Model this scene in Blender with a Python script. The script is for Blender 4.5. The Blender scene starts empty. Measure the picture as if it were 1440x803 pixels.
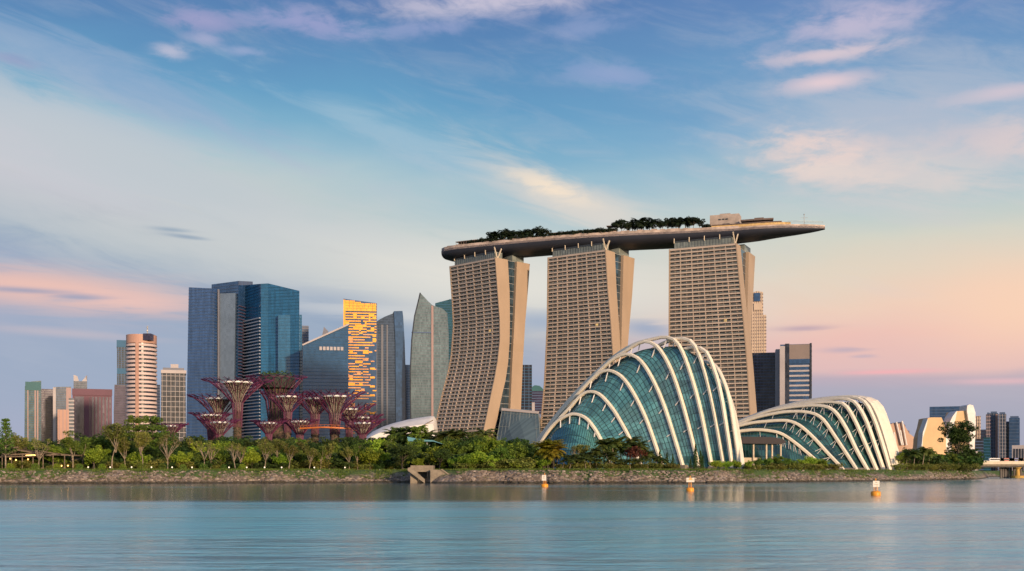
import bpy, math, random
from mathutils import Vector, Matrix
R = math.radians
F, CX, HOR, CAMZ = 1580.0, 720.0, 663.0, 4.6        # photograph geometry: focal length in px, axis column, horizon row, eye height
GZ = 5.2                                            # height of the reclaimed land above the water
scene = bpy.context.scene
COL = scene.collection

# ------------------------------------------------------------------ camera, sky, sun, exposure
cam_d = bpy.data.cameras.new('camera'); cam = bpy.data.objects.new('camera', cam_d); COL.objects.link(cam)
cam.location = (0, 0, CAMZ); cam.rotation_euler = (R(90), 0, 0)
cam_d.sensor_width = 36; cam_d.lens = 36*F/1440; cam_d.shift_y = (HOR-401.5)/1440
cam_d.clip_start = 0.5; cam_d.clip_end = 60000
scene.camera = cam
SUN_AZ, SUN_EL = 149.0, 10.0                          # clockwise from the view direction
sun_d = bpy.data.lights.new('sun', 'SUN'); sun = bpy.data.objects.new('sun', sun_d); COL.objects.link(sun)
sun_d.energy = 4.3; sun_d.angle = R(3.0); sun_d.color = (1.0, 0.74, 0.50)
to_sun = Vector((math.sin(R(SUN_AZ))*math.cos(R(SUN_EL)), math.cos(R(SUN_AZ))*math.cos(R(SUN_EL)), math.sin(R(SUN_EL))))
sun.rotation_euler = to_sun.to_track_quat('Z', 'Y').to_euler()
vs = scene.view_settings
scene.display_settings.display_device = 'sRGB'
vs.view_transform = 'Standard'; vs.look = 'None'; vs.exposure = 0; vs.gamma = 1; vs.use_curve_mapping = False
scene.render.engine = 'CYCLES'
scene.cycles.max_bounces = 6; scene.cycles.diffuse_bounces = 3; scene.cycles.glossy_bounces = 3
scene.cycles.caustics_reflective = False; scene.cycles.caustics_refractive = False
scene.cycles.sample_clamp_indirect = 4
scene.cycles.use_denoising = True

def lin(c):
    f = lambda v: (v/255/12.92) if v/255 <= .04045 else ((v/255+.055)/1.055)**2.4
    return tuple(f(v) for v in c)

world = bpy.data.worlds.new('World'); scene.world = world; world.use_nodes = True
WT = world.node_tree; WT.nodes.clear()
SKY_STRENGTH = 0.1
class NG:                                            # tiny node-graph helper
    def __init__(s, t): s.t = t
    def n(s, ty, **k):
        o = s.t.nodes.new(ty)
        for a, v in k.items(): setattr(o, a, v)
        return o
    def put(s, sock, v):
        if hasattr(v, 'is_output'): s.t.links.new(v, sock)
        else:
            if sock.type == 'RGBA' and len(v) == 3: v = (*v, 1)
            sock.default_value = v
    def m(s, op, a, b=None, c=None, clamp=False):
        o = s.n('ShaderNodeMath', operation=op); o.use_clamp = clamp
        s.put(o.inputs[0], a)
        if b is not None: s.put(o.inputs[1], b)
        if c is not None: s.put(o.inputs[2], c)
        return o.outputs[0]
    def mr(s, v, a, b, c=0.0, d=1.0, kind='SMOOTHSTEP'):
        o = s.n('ShaderNodeMapRange', interpolation_type=kind)
        for i, x in enumerate((v, a, b, c, d)): s.put(o.inputs[i], x)
        return o.outputs[0]
    def mix(s, f, a, b, bt='MIX'):
        o = s.n('ShaderNodeMix', data_type='RGBA', blend_type=bt)
        s.put(o.inputs[0], f); s.put(o.inputs[6], a); s.put(o.inputs[7], b)
        return o.outputs[2]
    def ramp(s, f, stops, interp='LINEAR'):
        o = s.n('ShaderNodeValToRGB'); o.color_ramp.interpolation = interp
        e = o.color_ramp.elements
        while len(e) < len(stops): e.new(0.5)
        for el, (p, c) in zip(e, stops): el.position = p; el.color = (*c, 1)
        s.put(o.inputs[0], f); return o.outputs[0]
    def xyz(s, x, y, z):
        o = s.n('ShaderNodeCombineXYZ')
        for i, v in enumerate((x, y, z)): s.put(o.inputs[i], v)
        return o.outputs[0]
    def noise(s, vec, scale, detail=3, rough=.5, dist=0.0):
        o = s.n('ShaderNodeTexNoise'); s.put(o.inputs['Vector'], vec)
        o.inputs['Scale'].default_value = scale; o.inputs['Detail'].default_value = detail
        o.inputs['Roughness'].default_value = rough; o.inputs['Distortion'].default_value = dist
        return o.outputs[0]
g = NG(WT)
tc = g.n('ShaderNodeTexCoord'); sx = g.n('ShaderNodeSeparateXYZ'); WT.links.new(tc.outputs['Generated'], sx.inputs[0])
DEG = 180/math.pi
az = g.m('MULTIPLY', g.m('ARCTAN2', sx.outputs[0], sx.outputs[1]), DEG)       # degrees clockwise from the view axis
el = g.m('MULTIPLY', g.m('ARCSINE', sx.outputs[2]), DEG)
def A(px): return math.degrees(math.atan((px-CX)/F))
def E(py, px=CX): return math.degrees(math.atan((HOR-py)/F*math.cos(R(A(px)))))
sky = g.n('ShaderNodeTexSky', sky_type='NISHITA'); sky.sun_disc = False
sky.sun_elevation = R(SUN_EL); sky.sun_rotation = R(SUN_AZ); sky.air_density = 1.0; sky.dust_density = 1.5; sky.ozone_density = 2.0
# the banks of thin cirrus tilt down towards the right, so the bands of colour do too
wob = g.noise(g.xyz(g.m('MULTIPLY', az, .05), g.m('MULTIPLY', el, .16), 0.0), 1.0, 4, .55, .4)
wobc = g.m('SUBTRACT', wob, .5)
tilt = g.m('MULTIPLY', g.m('MULTIPLY', g.m('MINIMUM', az, 2.0), g.mr(el, 3.0, 9.0, 0.0, .2)), g.mr(el, 13.0, 21.0, 1.0, .05))
elw = g.m('ADD', g.m('ADD', el, tilt), g.m('MULTIPLY', wobc, g.mr(el, 2, 10, .8, 4.5)))
t = g.m('DIVIDE', elw, 30.0)
def stops(lst): return [(max(0, E(py))/30.0, lin(c)) for py, c in lst]
rl = g.ramp(t, stops([(663, (170,172,196)), (600, (166,174,198)), (545, (158,172,196)), (490, (152,170,192)), (440, (186,192,198)), (395, (206,208,206)), (345, (194,206,206)),
                      (300, (176,200,208)), (255, (154,190,208)), (210, (126,176,204)), (150, (104,160,198)), (90, (96,146,190)), (30, (88,129,180)), (-60, (78,110,170)), (-220, (64,92,154))]))
rr = g.ramp(t, stops([(663, (166,166,186)), (600, (170,171,189)), (552, (177,173,190)), (533, (192,175,188)), (522, (228,190,188)), (480, (240,194,184)), (440, (241,208,188)), (400, (230,214,194)),
                      (350, (214,214,200)), (300, (190,206,206)), (250, (160,192,206)), (190, (128,172,206)), (120, (110,156,198)), (40, (102,141,190)), (-60, (94,126,182)), (-220, (76,104,166))]))
aaz = g.m('ABSOLUTE', az)
base = g.mix(g.m('MULTIPLY', g.mr(az, -3.0, 17.0), g.mr(aaz, 45, 90, 1, 0)), rl, rr)
detail = g.noise(g.xyz(g.m('MULTIPLY', az, .16), g.m('MULTIPLY', g.m('ADD', el, g.m('MULTIPLY', az, .22)), .75), 3.3), 1.0, 6, .62, .5)
puff = g.noise(g.xyz(g.m('MULTIPLY', az, .5), g.m('MULTIPLY', el, 1.25), 7.1), 1.0, 6, .6, .35)
streak = g.noise(g.xyz(g.m('MULTIPLY', az, .22), g.m('MULTIPLY', el, 2.4), 1.7), 1.0, 5, .55, .3)
# veil of cirrus everywhere, thin
veil = g.m('MULTIPLY', g.mr(detail, .46, .74), g.mr(el, 6, 12, .08, .15))
base = g.mix(veil, base, lin((206, 204, 212)))
def cloud(c, px, py, hw, hh, col, amt, rot=0.0, tex=None, lo=.3, hi=.62):
    """one bank of cloud: an elliptical patch of sky (azimuth, elevation) broken up by noise"""
    a0, e0, sa, se = A(px), E(py, px), hw/27.5, hh/27.5
    da = g.m('SUBTRACT', az, a0); de = g.m('SUBTRACT', el, e0)
    ca, sn = math.cos(R(rot)), math.sin(R(rot))
    u = g.m('DIVIDE', g.m('ADD', g.m('MULTIPLY', da, ca), g.m('MULTIPLY', de, sn)), sa)
    v = g.m('DIVIDE', g.m('SUBTRACT', g.m('MULTIPLY', de, ca), g.m('MULTIPLY', da, sn)), se)
    d = g.m('ADD', g.m('MULTIPLY', u, u), g.m('MULTIPLY', v, v))
    msk = g.m('POWER', 2.718, g.m('MULTIPLY', d, -1.0))
    n = g.mr(g.m('ADD', tex if tex is not None else puff, g.m('MULTIPLY', g.m('SUBTRACT', msk, .5), .35)), lo, hi)
    return g.mix(g.m('MULTIPLY', g.m('MULTIPLY', msk, n), amt), c, lin(col))
c = base
c = cloud(c, 60, 215, 280, 84, (204,203,212), .85, -14, detail, .2, .52)          # broad mauve veil, left
c = cloud(c, 170, 120, 260, 44, (148,172,206), .6, -15, detail, .36, .66)
c = cloud(c, 560, 190, 260, 26, (168,196,214), .55, -18, detail, .36, .66)
c = cloud(c, 250, 260, 330, 60, (192,202,208), .7, -17, detail, .2, .55)
c = cloud(c, 690, 395, 330, 56, (232,228,218), .85, -4, detail, .1, .5)
c = cloud(c, 200, 340, 300, 44, (200,206,206), .6, -6, detail, .2, .55)
c = cloud(c, 60, 405, 200, 26, (240,194,180), .95, -3, streak, .15, .6)  # pink bank low on the left
c = cloud(c, 150, 420, 120, 12, (238,196,186), .9, -3, streak, .2, .5)
c = cloud(c, 110, 418, 42, 5, (150,160,188), .8, 0, streak, .2, .45)
c = cloud(c, 30, 408, 60, 4, (156,160,186), .8, 0, streak, .2, .45)
c = cloud(c, 90, 468, 110, 6, (196,186,196), .7, -2, streak, .2, .5)
c = cloud(c, 240, 72, 30, 11, (210,204,220), .65, 0, puff, .3, .7)
c = cloud(c, 285, 28, 60, 16, (166,164,204), .8, 0, puff, .36, .62)
c = cloud(c, 430, 30, 110, 20, (164,166,208), .75, -6, puff, .38, .66)
c = cloud(c, 700, 2, 220, 22, (212,204,220), .85, 4, puff, .3, .76)
c = cloud(c, 790, 275, 150, 34, (222,214,206), .75, -22, detail, .3, .62)
c = cloud(c, 780, 267, 70, 17, (250,230,206), .95, -20, puff, .34, .66)
c = cloud(c, 850, 300, 120, 26, (226,218,208), .6, -14, detail, .3, .65)
c = cloud(c, 860, 105, 80, 18, (150,168,208), .8, -6, puff, .3, .6)
c = cloud(c, 1205, 32, 130, 34, (202,192,214), .85, 4, puff, .3, .78)
c = cloud(c, 1170, 76, 100, 11, (228,206,212), .85, 2, puff, .28, .66)
c = cloud(c, 1160, 116, 60, 12, (232,206,212), 1.0, 2, puff, .25, .55)
c = cloud(c, 1405, 131, 70, 10, (232,204,212), .9, 2, puff, .25, .55)
c = cloud(c, 1270, 185, 230, 90, (206,206,212), .55, -4, detail, .15, .6)
c = cloud(c, 1190, 225, 150, 46, (238,214,206), 1.0, -8, puff, .36, .74)
c = cloud(c, 1150, 200, 60, 14, (242,216,206), .8, -10, puff, .36, .66)
c = cloud(c, 1180, 240, 80, 12, (246,222,208), .8, -6, puff, .36, .66)
c = cloud(c, 1290, 245, 170, 50, (222,212,208), .8, -8, detail, .3, .72)
c = cloud(c, 1420, 195, 90, 34, (226,208,206), .9, -10, puff, .3, .7)
c = cloud(c, 1280, 150, 180, 70, (176,186,206), .55, 0, detail, .3, .7)
c = cloud(c, 240, 323, 26, 3, (150,168,186), .8, -2, streak, .2, .5)
c = cloud(c, 262, 333, 32, 3, (146,164,184), .8, -4, streak, .2, .5)
c = cloud(c, 1130, 462, 38, 4, (196,170,180), .9, 0, streak, .2, .4)
c = cloud(c, 1190, 492, 30, 4, (192,174,188), .8, 0, streak, .25, .55)
c = cloud(c, 1215, 501, 22, 3, (194,176,190), .7, 0, streak, .25, .55)
c = cloud(c, 290, 55, 26, 8, (186,184,214), .6, 0, puff, .3, .65)
c = cloud(c, 345, 72, 34, 7, (170,180,214), .6, 0, puff, .3, .65)
c = cloud(c, 20, 84, 34, 8, (150,158,196), .6, -8, puff, .3, .65)
c = cloud(c, 600, 40, 120, 14, (158,168,208), .6, 4, puff, .34, .7)
c = cloud(c, 820, 40, 80, 16, (160,172,210), .5, 6, puff, .34, .7)
c = cloud(c, 1440, 430, 120, 60, (255,214,184), .8, 0, detail, .0, .3)
c = cloud(c, 1250, 523, 60, 3, (246,180,184), .9, 0, streak, .1, .4)
c = cloud(c, 1410, 536, 60, 4, (226,186,192), .9, -1, streak, .1, .4)
c = cloud(c, 480, 440, 90, 26, (148,166,192), .9, -8, streak, .25, .5)
c = cloud(c, 760, 452, 70, 16, (158,174,198), .8, -3, streak, .25, .5)
c = cloud(c, 910, 462, 40, 12, (160,172,196), .9, -6, streak, .2, .5)
c = cloud(c, 540, 440, 160, 12, (224,222,218), .6, -4, streak, .25, .5)
front = g.n('ShaderNodeVectorMath', operation='SCALE'); WT.links.new(c, front.inputs[0]); front.inputs['Scale'].default_value = 1/SKY_STRENGTH
skym = g.n('ShaderNodeVectorMath', operation='SCALE'); WT.links.new(sky.outputs[0], skym.inputs[0]); skym.inputs['Scale'].default_value = 1.0
fm = g.m('MULTIPLY', g.mr(g.m('ABSOLUTE', az), 45, 110, .96, .55), g.mr(el, 30, 75, 1, .5))
fin0 = g.mix(fm, skym.outputs[0], front.outputs[0])
# the lit half of the sky, behind the viewer, is brighter than the half in front
boost = g.m('ADD', 1.0, g.m('MULTIPLY', g.mr(aaz, 55, 120, 0, 1), g.mr(el, 2, 25, .2, 1.5)))
fbo = g.n('ShaderNodeVectorMath', operation='SCALE'); WT.links.new(fin0, fbo.inputs[0]); WT.links.new(boost, fbo.inputs['Scale'])
fin = g.mix(g.m('MULTIPLY', g.mr(aaz, 55, 120, 0, 1), g.mr(el, 6, 30, 0, 1)), fbo.outputs[0], g.mix(1.0, fbo.outputs[0], (1.16, 1.0, .80), 'MULTIPLY'))
bg = g.n('ShaderNodeBackground'); bg.inputs['Strength'].default_value = SKY_STRENGTH
WT.links.new(fin, bg.inputs['Color'])
wo = g.n('ShaderNodeOutputWorld'); WT.links.new(bg.outputs[0], wo.inputs['Surface'])

# ------------------------------------------------------------------ geometry helpers
def P(px, py, Y): return Vector(((px-CX)/F*Y, Y, CAMZ+(HOR-py)/F*Y))
def X(px, Y): return (px-CX)/F*Y
def Z(py, Y): return CAMZ+(HOR-py)/F*Y
def lerp(a, b, t): return a+(b-a)*t
def interp(tab, x):
    if x <= tab[0][0]:
        (a, b), (c, d) = tab[0], tab[1]
    elif x >= tab[-1][0]:
        (a, b), (c, d) = tab[-2], tab[-1]
    else:
        for i in range(len(tab)-1):
            if tab[i][0] <= x <= tab[i+1][0]: (a, b), (c, d) = tab[i], tab[i+1]; break
    return b+(d-b)*(x-a)/(c-a)
def catmull(pts, n):
    """n points evenly spaced along a Catmull-Rom curve through pts (Vectors)"""
    q = [2*pts[0]-pts[1]]+list(pts)+[2*pts[-1]-pts[-2]]
    out = []
    for i in range(1, len(q)-2):
        p0, p1, p2, p3 = q[i-1:i+3]
        for k in range(12):
            t = k/12
            out.append(.5*((2*p1)+(p2-p0)*t+(2*p0-5*p1+4*p2-p3)*t*t+(3*p1-p0-3*p2+p3)*t**3))
    out.append(pts[-1].copy())
    L = [0.0]
    for a, b in zip(out, out[1:]): L.append(L[-1]+(b-a).length)
    res, j = [], 0
    for k in range(n):
        s = L[-1]*k/(n-1)
        while j < len(L)-2 and L[j+1] < s: j += 1
        d = L[j+1]-L[j]
        res.append(out[j].lerp(out[j+1], (s-L[j])/d if d > 1e-9 else 0))
    return res

class MB:
    def __init__(s): s.v, s.f = [], []
    def add(s, vs, fs):
        o = len(s.v); s.v += [tuple(v) for v in vs]; s.f += [tuple(i+o for i in f) for f in fs]; return s
    def box(s, c, d, rz=0.0):
        x, y, z = d[0]/2, d[1]/2, d[2]/2; ca, sa = math.cos(rz), math.sin(rz)
        vs = []
        for k in (-z, z):
            for (i, j) in ((-x,-y), (x,-y), (x,y), (-x,y)):
                vs.append((c[0]+i*ca-j*sa, c[1]+i*sa+j*ca, c[2]+k))
        return s.add(vs, [(0,3,2,1), (4,5,6,7), (0,1,5,4), (1,2,6,5), (2,3,7,6), (3,0,4,7)])
    def span(s, x0, x1, y0, y1, z0, z1): return s.box(((x0+x1)/2, (y0+y1)/2, (z0+z1)/2), (abs(x1-x0), abs(y1-y0), abs(z1-z0)))
    def hexa(s, b, t):                                # bottom 4 points, top 4 points
        return s.add(list(b)+list(t), [(0,3,2,1), (4,5,6,7), (0,1,5,4), (1,2,6,5), (2,3,7,6), (3,0,4,7)])
    def bar(s, p, q, w, h, up=Vector((0,0,1))):
        p, q = Vector(p), Vector(q); d = (q-p)
        if d.length < 1e-6: return s
        d.normalize(); side = d.cross(up)
        if side.length < 1e-4: side = d.cross(Vector((1,0,0)))
        side.normalize(); u = side.cross(d).normalized()
        r = lambda o: [o-side*w/2-u*h/2, o+side*w/2-u*h/2, o+side*w/2+u*h/2, o-side*w/2+u*h/2]
        return s.hexa(r(p), r(q))
    def tube(s, pts, rad, n=6, cap=True):
        rings = []; o = len(s.v); m = len(pts)
        ref = Vector((0.13, .97, .2))
        for i, p in enumerate(pts):
            d = (pts[min(i+1, m-1)]-pts[max(i-1, 0)]).normalized()
            a = d.cross(ref)
            if a.length < 1e-3: a = d.cross(Vector((1,0,0)))
            a.normalize(); b = d.cross(a)
            r = rad[i] if isinstance(rad, (list, tuple)) else rad
            for k in range(n):
                t = 2*math.pi*k/n; s.v.append(tuple(p+a*(math.cos(t)*r)+b*(math.sin(t)*r)))
        for i in range(m-1):
            for k in range(n):
                k2 = (k+1) % n
                s.f.append((o+i*n+k, o+i*n+k2, o+(i+1)*n+k2, o+(i+1)*n+k))
        if cap:
            s.f.append(tuple(o+k for k in range(n))[::-1]); s.f.append(tuple(o+(m-1)*n+k for k in range(n)))
        return s
    def sweep(s, pts, sides, ups, w, h):              # box section along a curve
        o = len(s.v); m = len(pts)
        for p, a, b in zip(pts, sides, ups):
            for (i, j) in ((-.5,-.3), (-.3,-.5), (.3,-.5), (.5,-.3), (.5,.3), (.3,.5), (-.3,.5), (-.5,.3)):
                s.v.append(tuple(p+a*(i*w)+b*(j*h)))
        for i in range(m-1):
            for k in range(8):
                k2 = (k+1) % 8; s.f.append((o+i*8+k, o+i*8+k2, o+(i+1)*8+k2, o+(i+1)*8+k))
        s.f.append(tuple(o+k for k in range(8))[::-1]); s.f.append(tuple(o+(m-1)*8+k for k in range(8)))
        return s
    def loft(s, rows, close=False):
        o = len(s.v); n = len(rows[0])
        for r in rows: s.v += [tuple(p) for p in r]
        for i in range(len(rows)-1):
            for k in range(n if close else n-1):
                k2 = (k+1) % n
                s.f.append((o+i*n+k, o+i*n+k2, o+(i+1)*n+k2, o+(i+1)*n+k))
        return s
    def lathe(s, prof, n=20, c=(0,0)):
        rows = [[(c[0]+r*math.cos(2*math.pi*k/n), c[1]+r*math.sin(2*math.pi*k/n), z) for k in range(n)] for r, z in prof]
        o = len(s.v); s.loft(rows, True)
        s.f.append(tuple(o+k for k in range(n))[::-1]); s.f.append(tuple(o+(len(prof)-1)*n+k for k in range(n)))
        return s
    def prism(s, poly, z0, z1):
        n = len(poly); o = len(s.v)
        s.v += [(p[0], p[1], z0) for p in poly]+[(p[0], p[1], z1) for p in poly]
        s.f += [tuple(o+i for i in range(n))[::-1], tuple(o+n+i for i in range(n))]
        s.f += [(o+i, o+(i+1) % n, o+n+(i+1) % n, o+n+i) for i in range(n)]
        return s
    def extrude_y(s, poly, y0, y1):                   # poly of (x, z)
        n = len(poly); o = len(s.v)
        s.v += [(p[0], y0, p[1]) for p in poly]+[(p[0], y1, p[1]) for p in poly]
        s.f += [tuple(o+i for i in range(n)), tuple(o+n+i for i in range(n))[::-1]]
        s.f += [(o+(i+1) % n, o+i, o+n+i, o+n+(i+1) % n) for i in range(n)]
        return s
    def ball(s, c, rx, ry, rz, n=8, m=5, jit=0, rng=random):
        rows = []
        for i in range(m+1):
            a = math.pi*i/m
            rows.append([(c[0]+rx*math.sin(a)*math.cos(2*math.pi*k/n)*(1+rng.uniform(-jit, jit)), c[1]+ry*math.sin(a)*math.sin(2*math.pi*k/n)*(1+rng.uniform(-jit, jit)), c[2]-rz*math.cos(a)*(1+rng.uniform(-jit, jit))) for k in range(n)])
        return s.loft(rows, True)
    def mesh(s, name, mat, smooth=False):
        me = bpy.data.meshes.new(name); me.from_pydata(s.v, [], s.f); me.update()
        if mat: me.materials.append(mat)
        if smooth: me.polygons.foreach_set('use_smooth', [True]*len(me.polygons))
        return me
    def build(s, name, mat, parent=None, smooth=False):
        o = bpy.data.objects.new(name, s.mesh(name, mat, smooth)); COL.objects.link(o)
        if parent: o.parent = parent; KIDS.setdefault(parent.name, []).append(o)
        return o
KIDS = {}
def tag(o, label, cat, group=None):
    o['label'] = label; o['category'] = cat
    if group: o['group'] = group
    n = len(label.split())
    if n > 16 or n < 4: print('LABEL LENGTH', n, label)
    return o
def thing(name, label, cat, loc=(0,0,0), rz=0.0, group=None):
    o = bpy.data.objects.new(name, None); COL.objects.link(o); o.empty_display_size = .5
    o.location = loc; o.rotation_euler = (0, 0, rz)
    return tag(o, label, cat, group) if label else o
def struct(o, kind='structure'): o['kind'] = kind; return o
def copy_tree(o, parent=None):
    c = o.copy(); COL.objects.link(c)
    if parent: c.parent = parent; KIDS.setdefault(parent.name, []).append(c)
    for ch in list(KIDS.get(o.name, ())): copy_tree(ch, c)
    return c

# ------------------------------------------------------------------ materials
def newmat(name):
    m = bpy.data.materials.new(name); m.use_nodes = True; m.node_tree.nodes.clear()
    gg = NG(m.node_tree); p = gg.n('ShaderNodeBsdfPrincipled'); o = gg.n('ShaderNodeOutputMaterial')
    m.node_tree.links.new(p.outputs[0], o.inputs[0])
    return m, gg, p
def pm(name, col, rough=.7, metal=0.0, ior=1.45, var=.12, scale=.15, stretch=(1,1,1), col2=None):
    """painted / stone / metal surface with gentle weathering"""
    m, gg, p = newmat(name)
    t = gg.n('ShaderNodeTexCoord'); mp = gg.n('ShaderNodeMapping'); m.node_tree.links.new(t.outputs['Object'], mp.inputs[0]); mp.inputs['Scale'].default_value = stretch
    n = gg.noise(mp.outputs[0], scale, 5, .6)
    c2 = col2 or tuple(v*(1-2*var) for v in col); c1 = tuple(min(1, v*(1+var)) for v in col)
    gg.put(p.inputs['Base Color'], gg.mix(gg.mr(n, .3, .7), c2, c1))
    p.inputs['Roughness'].default_value = rough; p.inputs['Metallic'].default_value = metal; p.inputs['IOR'].default_value = ior
    return m
def cells(gg, m, cw, ch, skew=.61, off=0.0):
    t = gg.n('ShaderNodeTexCoord'); s = gg.n('ShaderNodeSeparateXYZ'); m.node_tree.links.new(t.outputs['Object'], s.inputs[0])
    u = gg.m('FLOOR', gg.m('DIVIDE', gg.m('ADD', s.outputs[0], gg.m('MULTIPLY', s.outputs[1], skew)), cw))
    v = gg.m('FLOOR', gg.m('DIVIDE', gg.m('ADD', s.outputs[2], off), ch))
    w = gg.n('ShaderNodeTexWhiteNoise', noise_dimensions='3D'); m.node_tree.links.new(gg.xyz(u, v, 0.5), w.inputs['Vector'])
    return w, s
def glass(name, col, cw=3.0, ch=4.0, var=.5, rough=.1, metal=.0, ior=1.9, tiltn=.02, blinds=0.0, blindcol=(.3,.28,.25), lit=0.0, zoff=0.0):
    """curtain-wall glazing: every pane differs a little in tone and in how it hangs"""
    m, gg, p = newmat(name); L = m.node_tree.links
    w, s = cells(gg, m, cw, ch, .61, zoff)
    big = gg.noise(gg.xyz(gg.m('MULTIPLY', s.outputs[0], .02), s.outputs[1], gg.m('MULTIPLY', s.outputs[2], .02)), 1.0, 3, .5)
    k = gg.m('MULTIPLY', gg.mr(w.outputs['Value'], 0, 1, 1-var, 1+var, 'LINEAR'), gg.mr(big, .3, .7, .8, 1.2))
    sc = gg.n('ShaderNodeVectorMath', operation='SCALE'); sc.inputs[0].default_value = col; L.new(k, sc.inputs['Scale'])
    cc = sc.outputs[0]
    if blinds:
        w2, _ = cells(gg, m, cw, ch, .61, 1000*ch+zoff)
        cc = gg.mix(gg.m('LESS_THAN', w2.outputs['Value'], blinds), cc, blindcol)
    gg.put(p.inputs['Base Color'], cc)
    geo = gg.n('ShaderNodeNewGeometry')
    off = gg.n('ShaderNodeVectorMath', operation='SUBTRACT'); L.new(w.outputs['Color'], off.inputs[0]); off.inputs[1].default_value = (.5,.5,.5)
    o2 = gg.n('ShaderNodeVectorMath', operation='SCALE'); L.new(off.outputs[0], o2.inputs[0]); o2.inputs['Scale'].default_value = tiltn
    o3 = gg.n('ShaderNodeVectorMath', operation='ADD'); L.new(geo.outputs['Normal'], o3.inputs[0]); L.new(o2.outputs[0], o3.inputs[1])
    o4 = gg.n('ShaderNodeVectorMath', operation='NORMALIZE'); L.new(o3.outputs[0], o4.inputs[0]); L.new(o4.outputs[0], p.inputs['Normal'])
    p.inputs['Roughness'].default_value = rough; p.inputs['Metallic'].default_value = metal; p.inputs['IOR'].default_value = ior
    if lit:
        w3, _ = cells(gg, m, cw, ch, .61, 3000*ch+zoff)
        gg.put(p.inputs['Emission Color'], (1, .62, .2)); gg.put(p.inputs['Emission Strength'], gg.m('MULTIPLY', gg.m('LESS_THAN', w3.outputs['Value'], lit), .9))
    return m
def leafmat(name, c1, c2, c3, tr=.34):
    """leaves: each leaf its own green, each tree its own tint"""
    m, gg, p = newmat(name); L = m.node_tree.links
    geo = gg.n('ShaderNodeNewGeometry'); oi = gg.n('ShaderNodeObjectInfo')
    t = gg.n('ShaderNodeTexCoord'); n = gg.noise(t.outputs['Object'], .35, 2, .5)
    k = gg.m('ADD', gg.m('MULTIPLY', geo.outputs['Random Per Island'], .55), gg.m('MULTIPLY', n, .5))
    cc = gg.ramp(k, [(.15, c1), (.5, c2), (.9, c3)])
    hs = gg.n('ShaderNodeHueSaturation'); L.new(cc, hs.inputs['Color'])
    gg.put(hs.inputs['Hue'], gg.mr(oi.outputs['Random'], 0, 1, .47, .515, 'LINEAR')); gg.put(hs.inputs['Value'], gg.mr(gg.m('FRACT', gg.m('MULTIPLY', oi.outputs['Random'], 7.3)), 0, 1, .75, 1.3, 'LINEAR'))
    L.new(hs.outputs[0], p.inputs['Base Color']); p.inputs['Roughness'].default_value = .6
    p.inputs['Specular IOR Level'].default_value = .25
    tl = gg.n('ShaderNodeBsdfTranslucent'); L.new(hs.outputs[0], tl.inputs[0])
    mx = gg.n('ShaderNodeMixShader'); mx.inputs[0].default_value = tr
    L.new(p.outputs[0], mx.inputs[1]); L.new(tl.outputs[0], mx.inputs[2])
    out = [q for q in m.node_tree.nodes if q.type == 'OUTPUT_MATERIAL'][0]; L.new(mx.outputs[0], out.inputs[0])
    return m
def emis(name, col, k):
    m, gg, p = newmat(name); gg.put(p.inputs['Base Color'], col); gg.put(p.inputs['Emission Color'], col); p.inputs['Emission Strength'].default_value = k; return m

M = {}
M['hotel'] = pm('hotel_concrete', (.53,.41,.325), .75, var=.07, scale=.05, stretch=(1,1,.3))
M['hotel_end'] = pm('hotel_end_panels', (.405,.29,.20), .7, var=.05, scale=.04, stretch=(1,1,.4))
M['hotel_glass'] = glass('hotel_room_glass', (.034,.025,.024), 2.5, 3.42, .6, .3, ior=1.5, blinds=.26, blindcol=(.17,.135,.11), lit=.0012, zoff=1.72)
M['atrium'] = glass('atrium_glass', (.03,.05,.065), 2.2, 3.6, .35, .12, ior=1.8)
M['crownglass'] = glass('crown_glass', (.20,.215,.19), 3.0, 3.0, .2, .35, ior=1.5)
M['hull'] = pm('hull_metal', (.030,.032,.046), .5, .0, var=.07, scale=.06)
M['fascia'] = pm('fascia_panels', (.40,.32,.30), .6, var=.12, scale=.3)
M['cream'] = pm('cream_panels', (.66,.53,.38), .6, var=.06, scale=.3)
M['gold_deck'] = pm('deck_timber', (.62,.40,.16), .6, var=.1, scale=.5)
M['ribwhite'] = pm('rib_paint', (.84,.725,.56), .5, var=.04, scale=.2)
M['white'] = pm('white_paint', (.78,.72,.66), .55, var=.05, scale=.2)
M['steel'] = pm('steel', (.5,.48,.46), .45, .3)
M['darksteel'] = pm('dark_steel', (.05,.055,.06), .5, .2)
M['mullion'] = pm('mullion_grey', (.03,.075,.08), .5, .0)
M['concrete'] = pm('pale_concrete', (.27,.215,.155), .85, var=.12, scale=.6)
M['concrete_dark'] = pm('dark_concrete', (.14,.12,.11), .9)
M['bark'] = pm('pale_bark', (.30,.23,.16), .9, var=.25, scale=1.5)
M['bark_dark'] = pm('dark_bark', (.11,.085,.06), .9, var=.25, scale=1.5)
M['wood'] = pm('weathered_wood', (.20,.145,.10), .85, var=.2, scale=.8)
M['orange'] = pm('orange_paint', (.85,.32,.02), .45, var=.08, scale=2)
M['signwhite'] = pm('sign_white', (.70,.64,.56), .5, var=.03)
M['black'] = pm('black_paint', (.02,.02,.02), .5)
M['purple'] = pm('magenta_steel', (.125,.021,.062), .5, .1, var=.12)
M['plantclad'] = pm('planted_cladding', (.11,.06,.045), .9, var=.5, scale=1.2, col2=(.03,.045,.02))
M['funnel'] = pm('funnel_ribs', (.40,.34,.27), .6)
M['rimwhite'] = pm('canopy_rim', (.85,.80,.72), .5)
M['walkway'] = pm('walkway_orange', (.55,.15,.03), .5)

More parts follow.
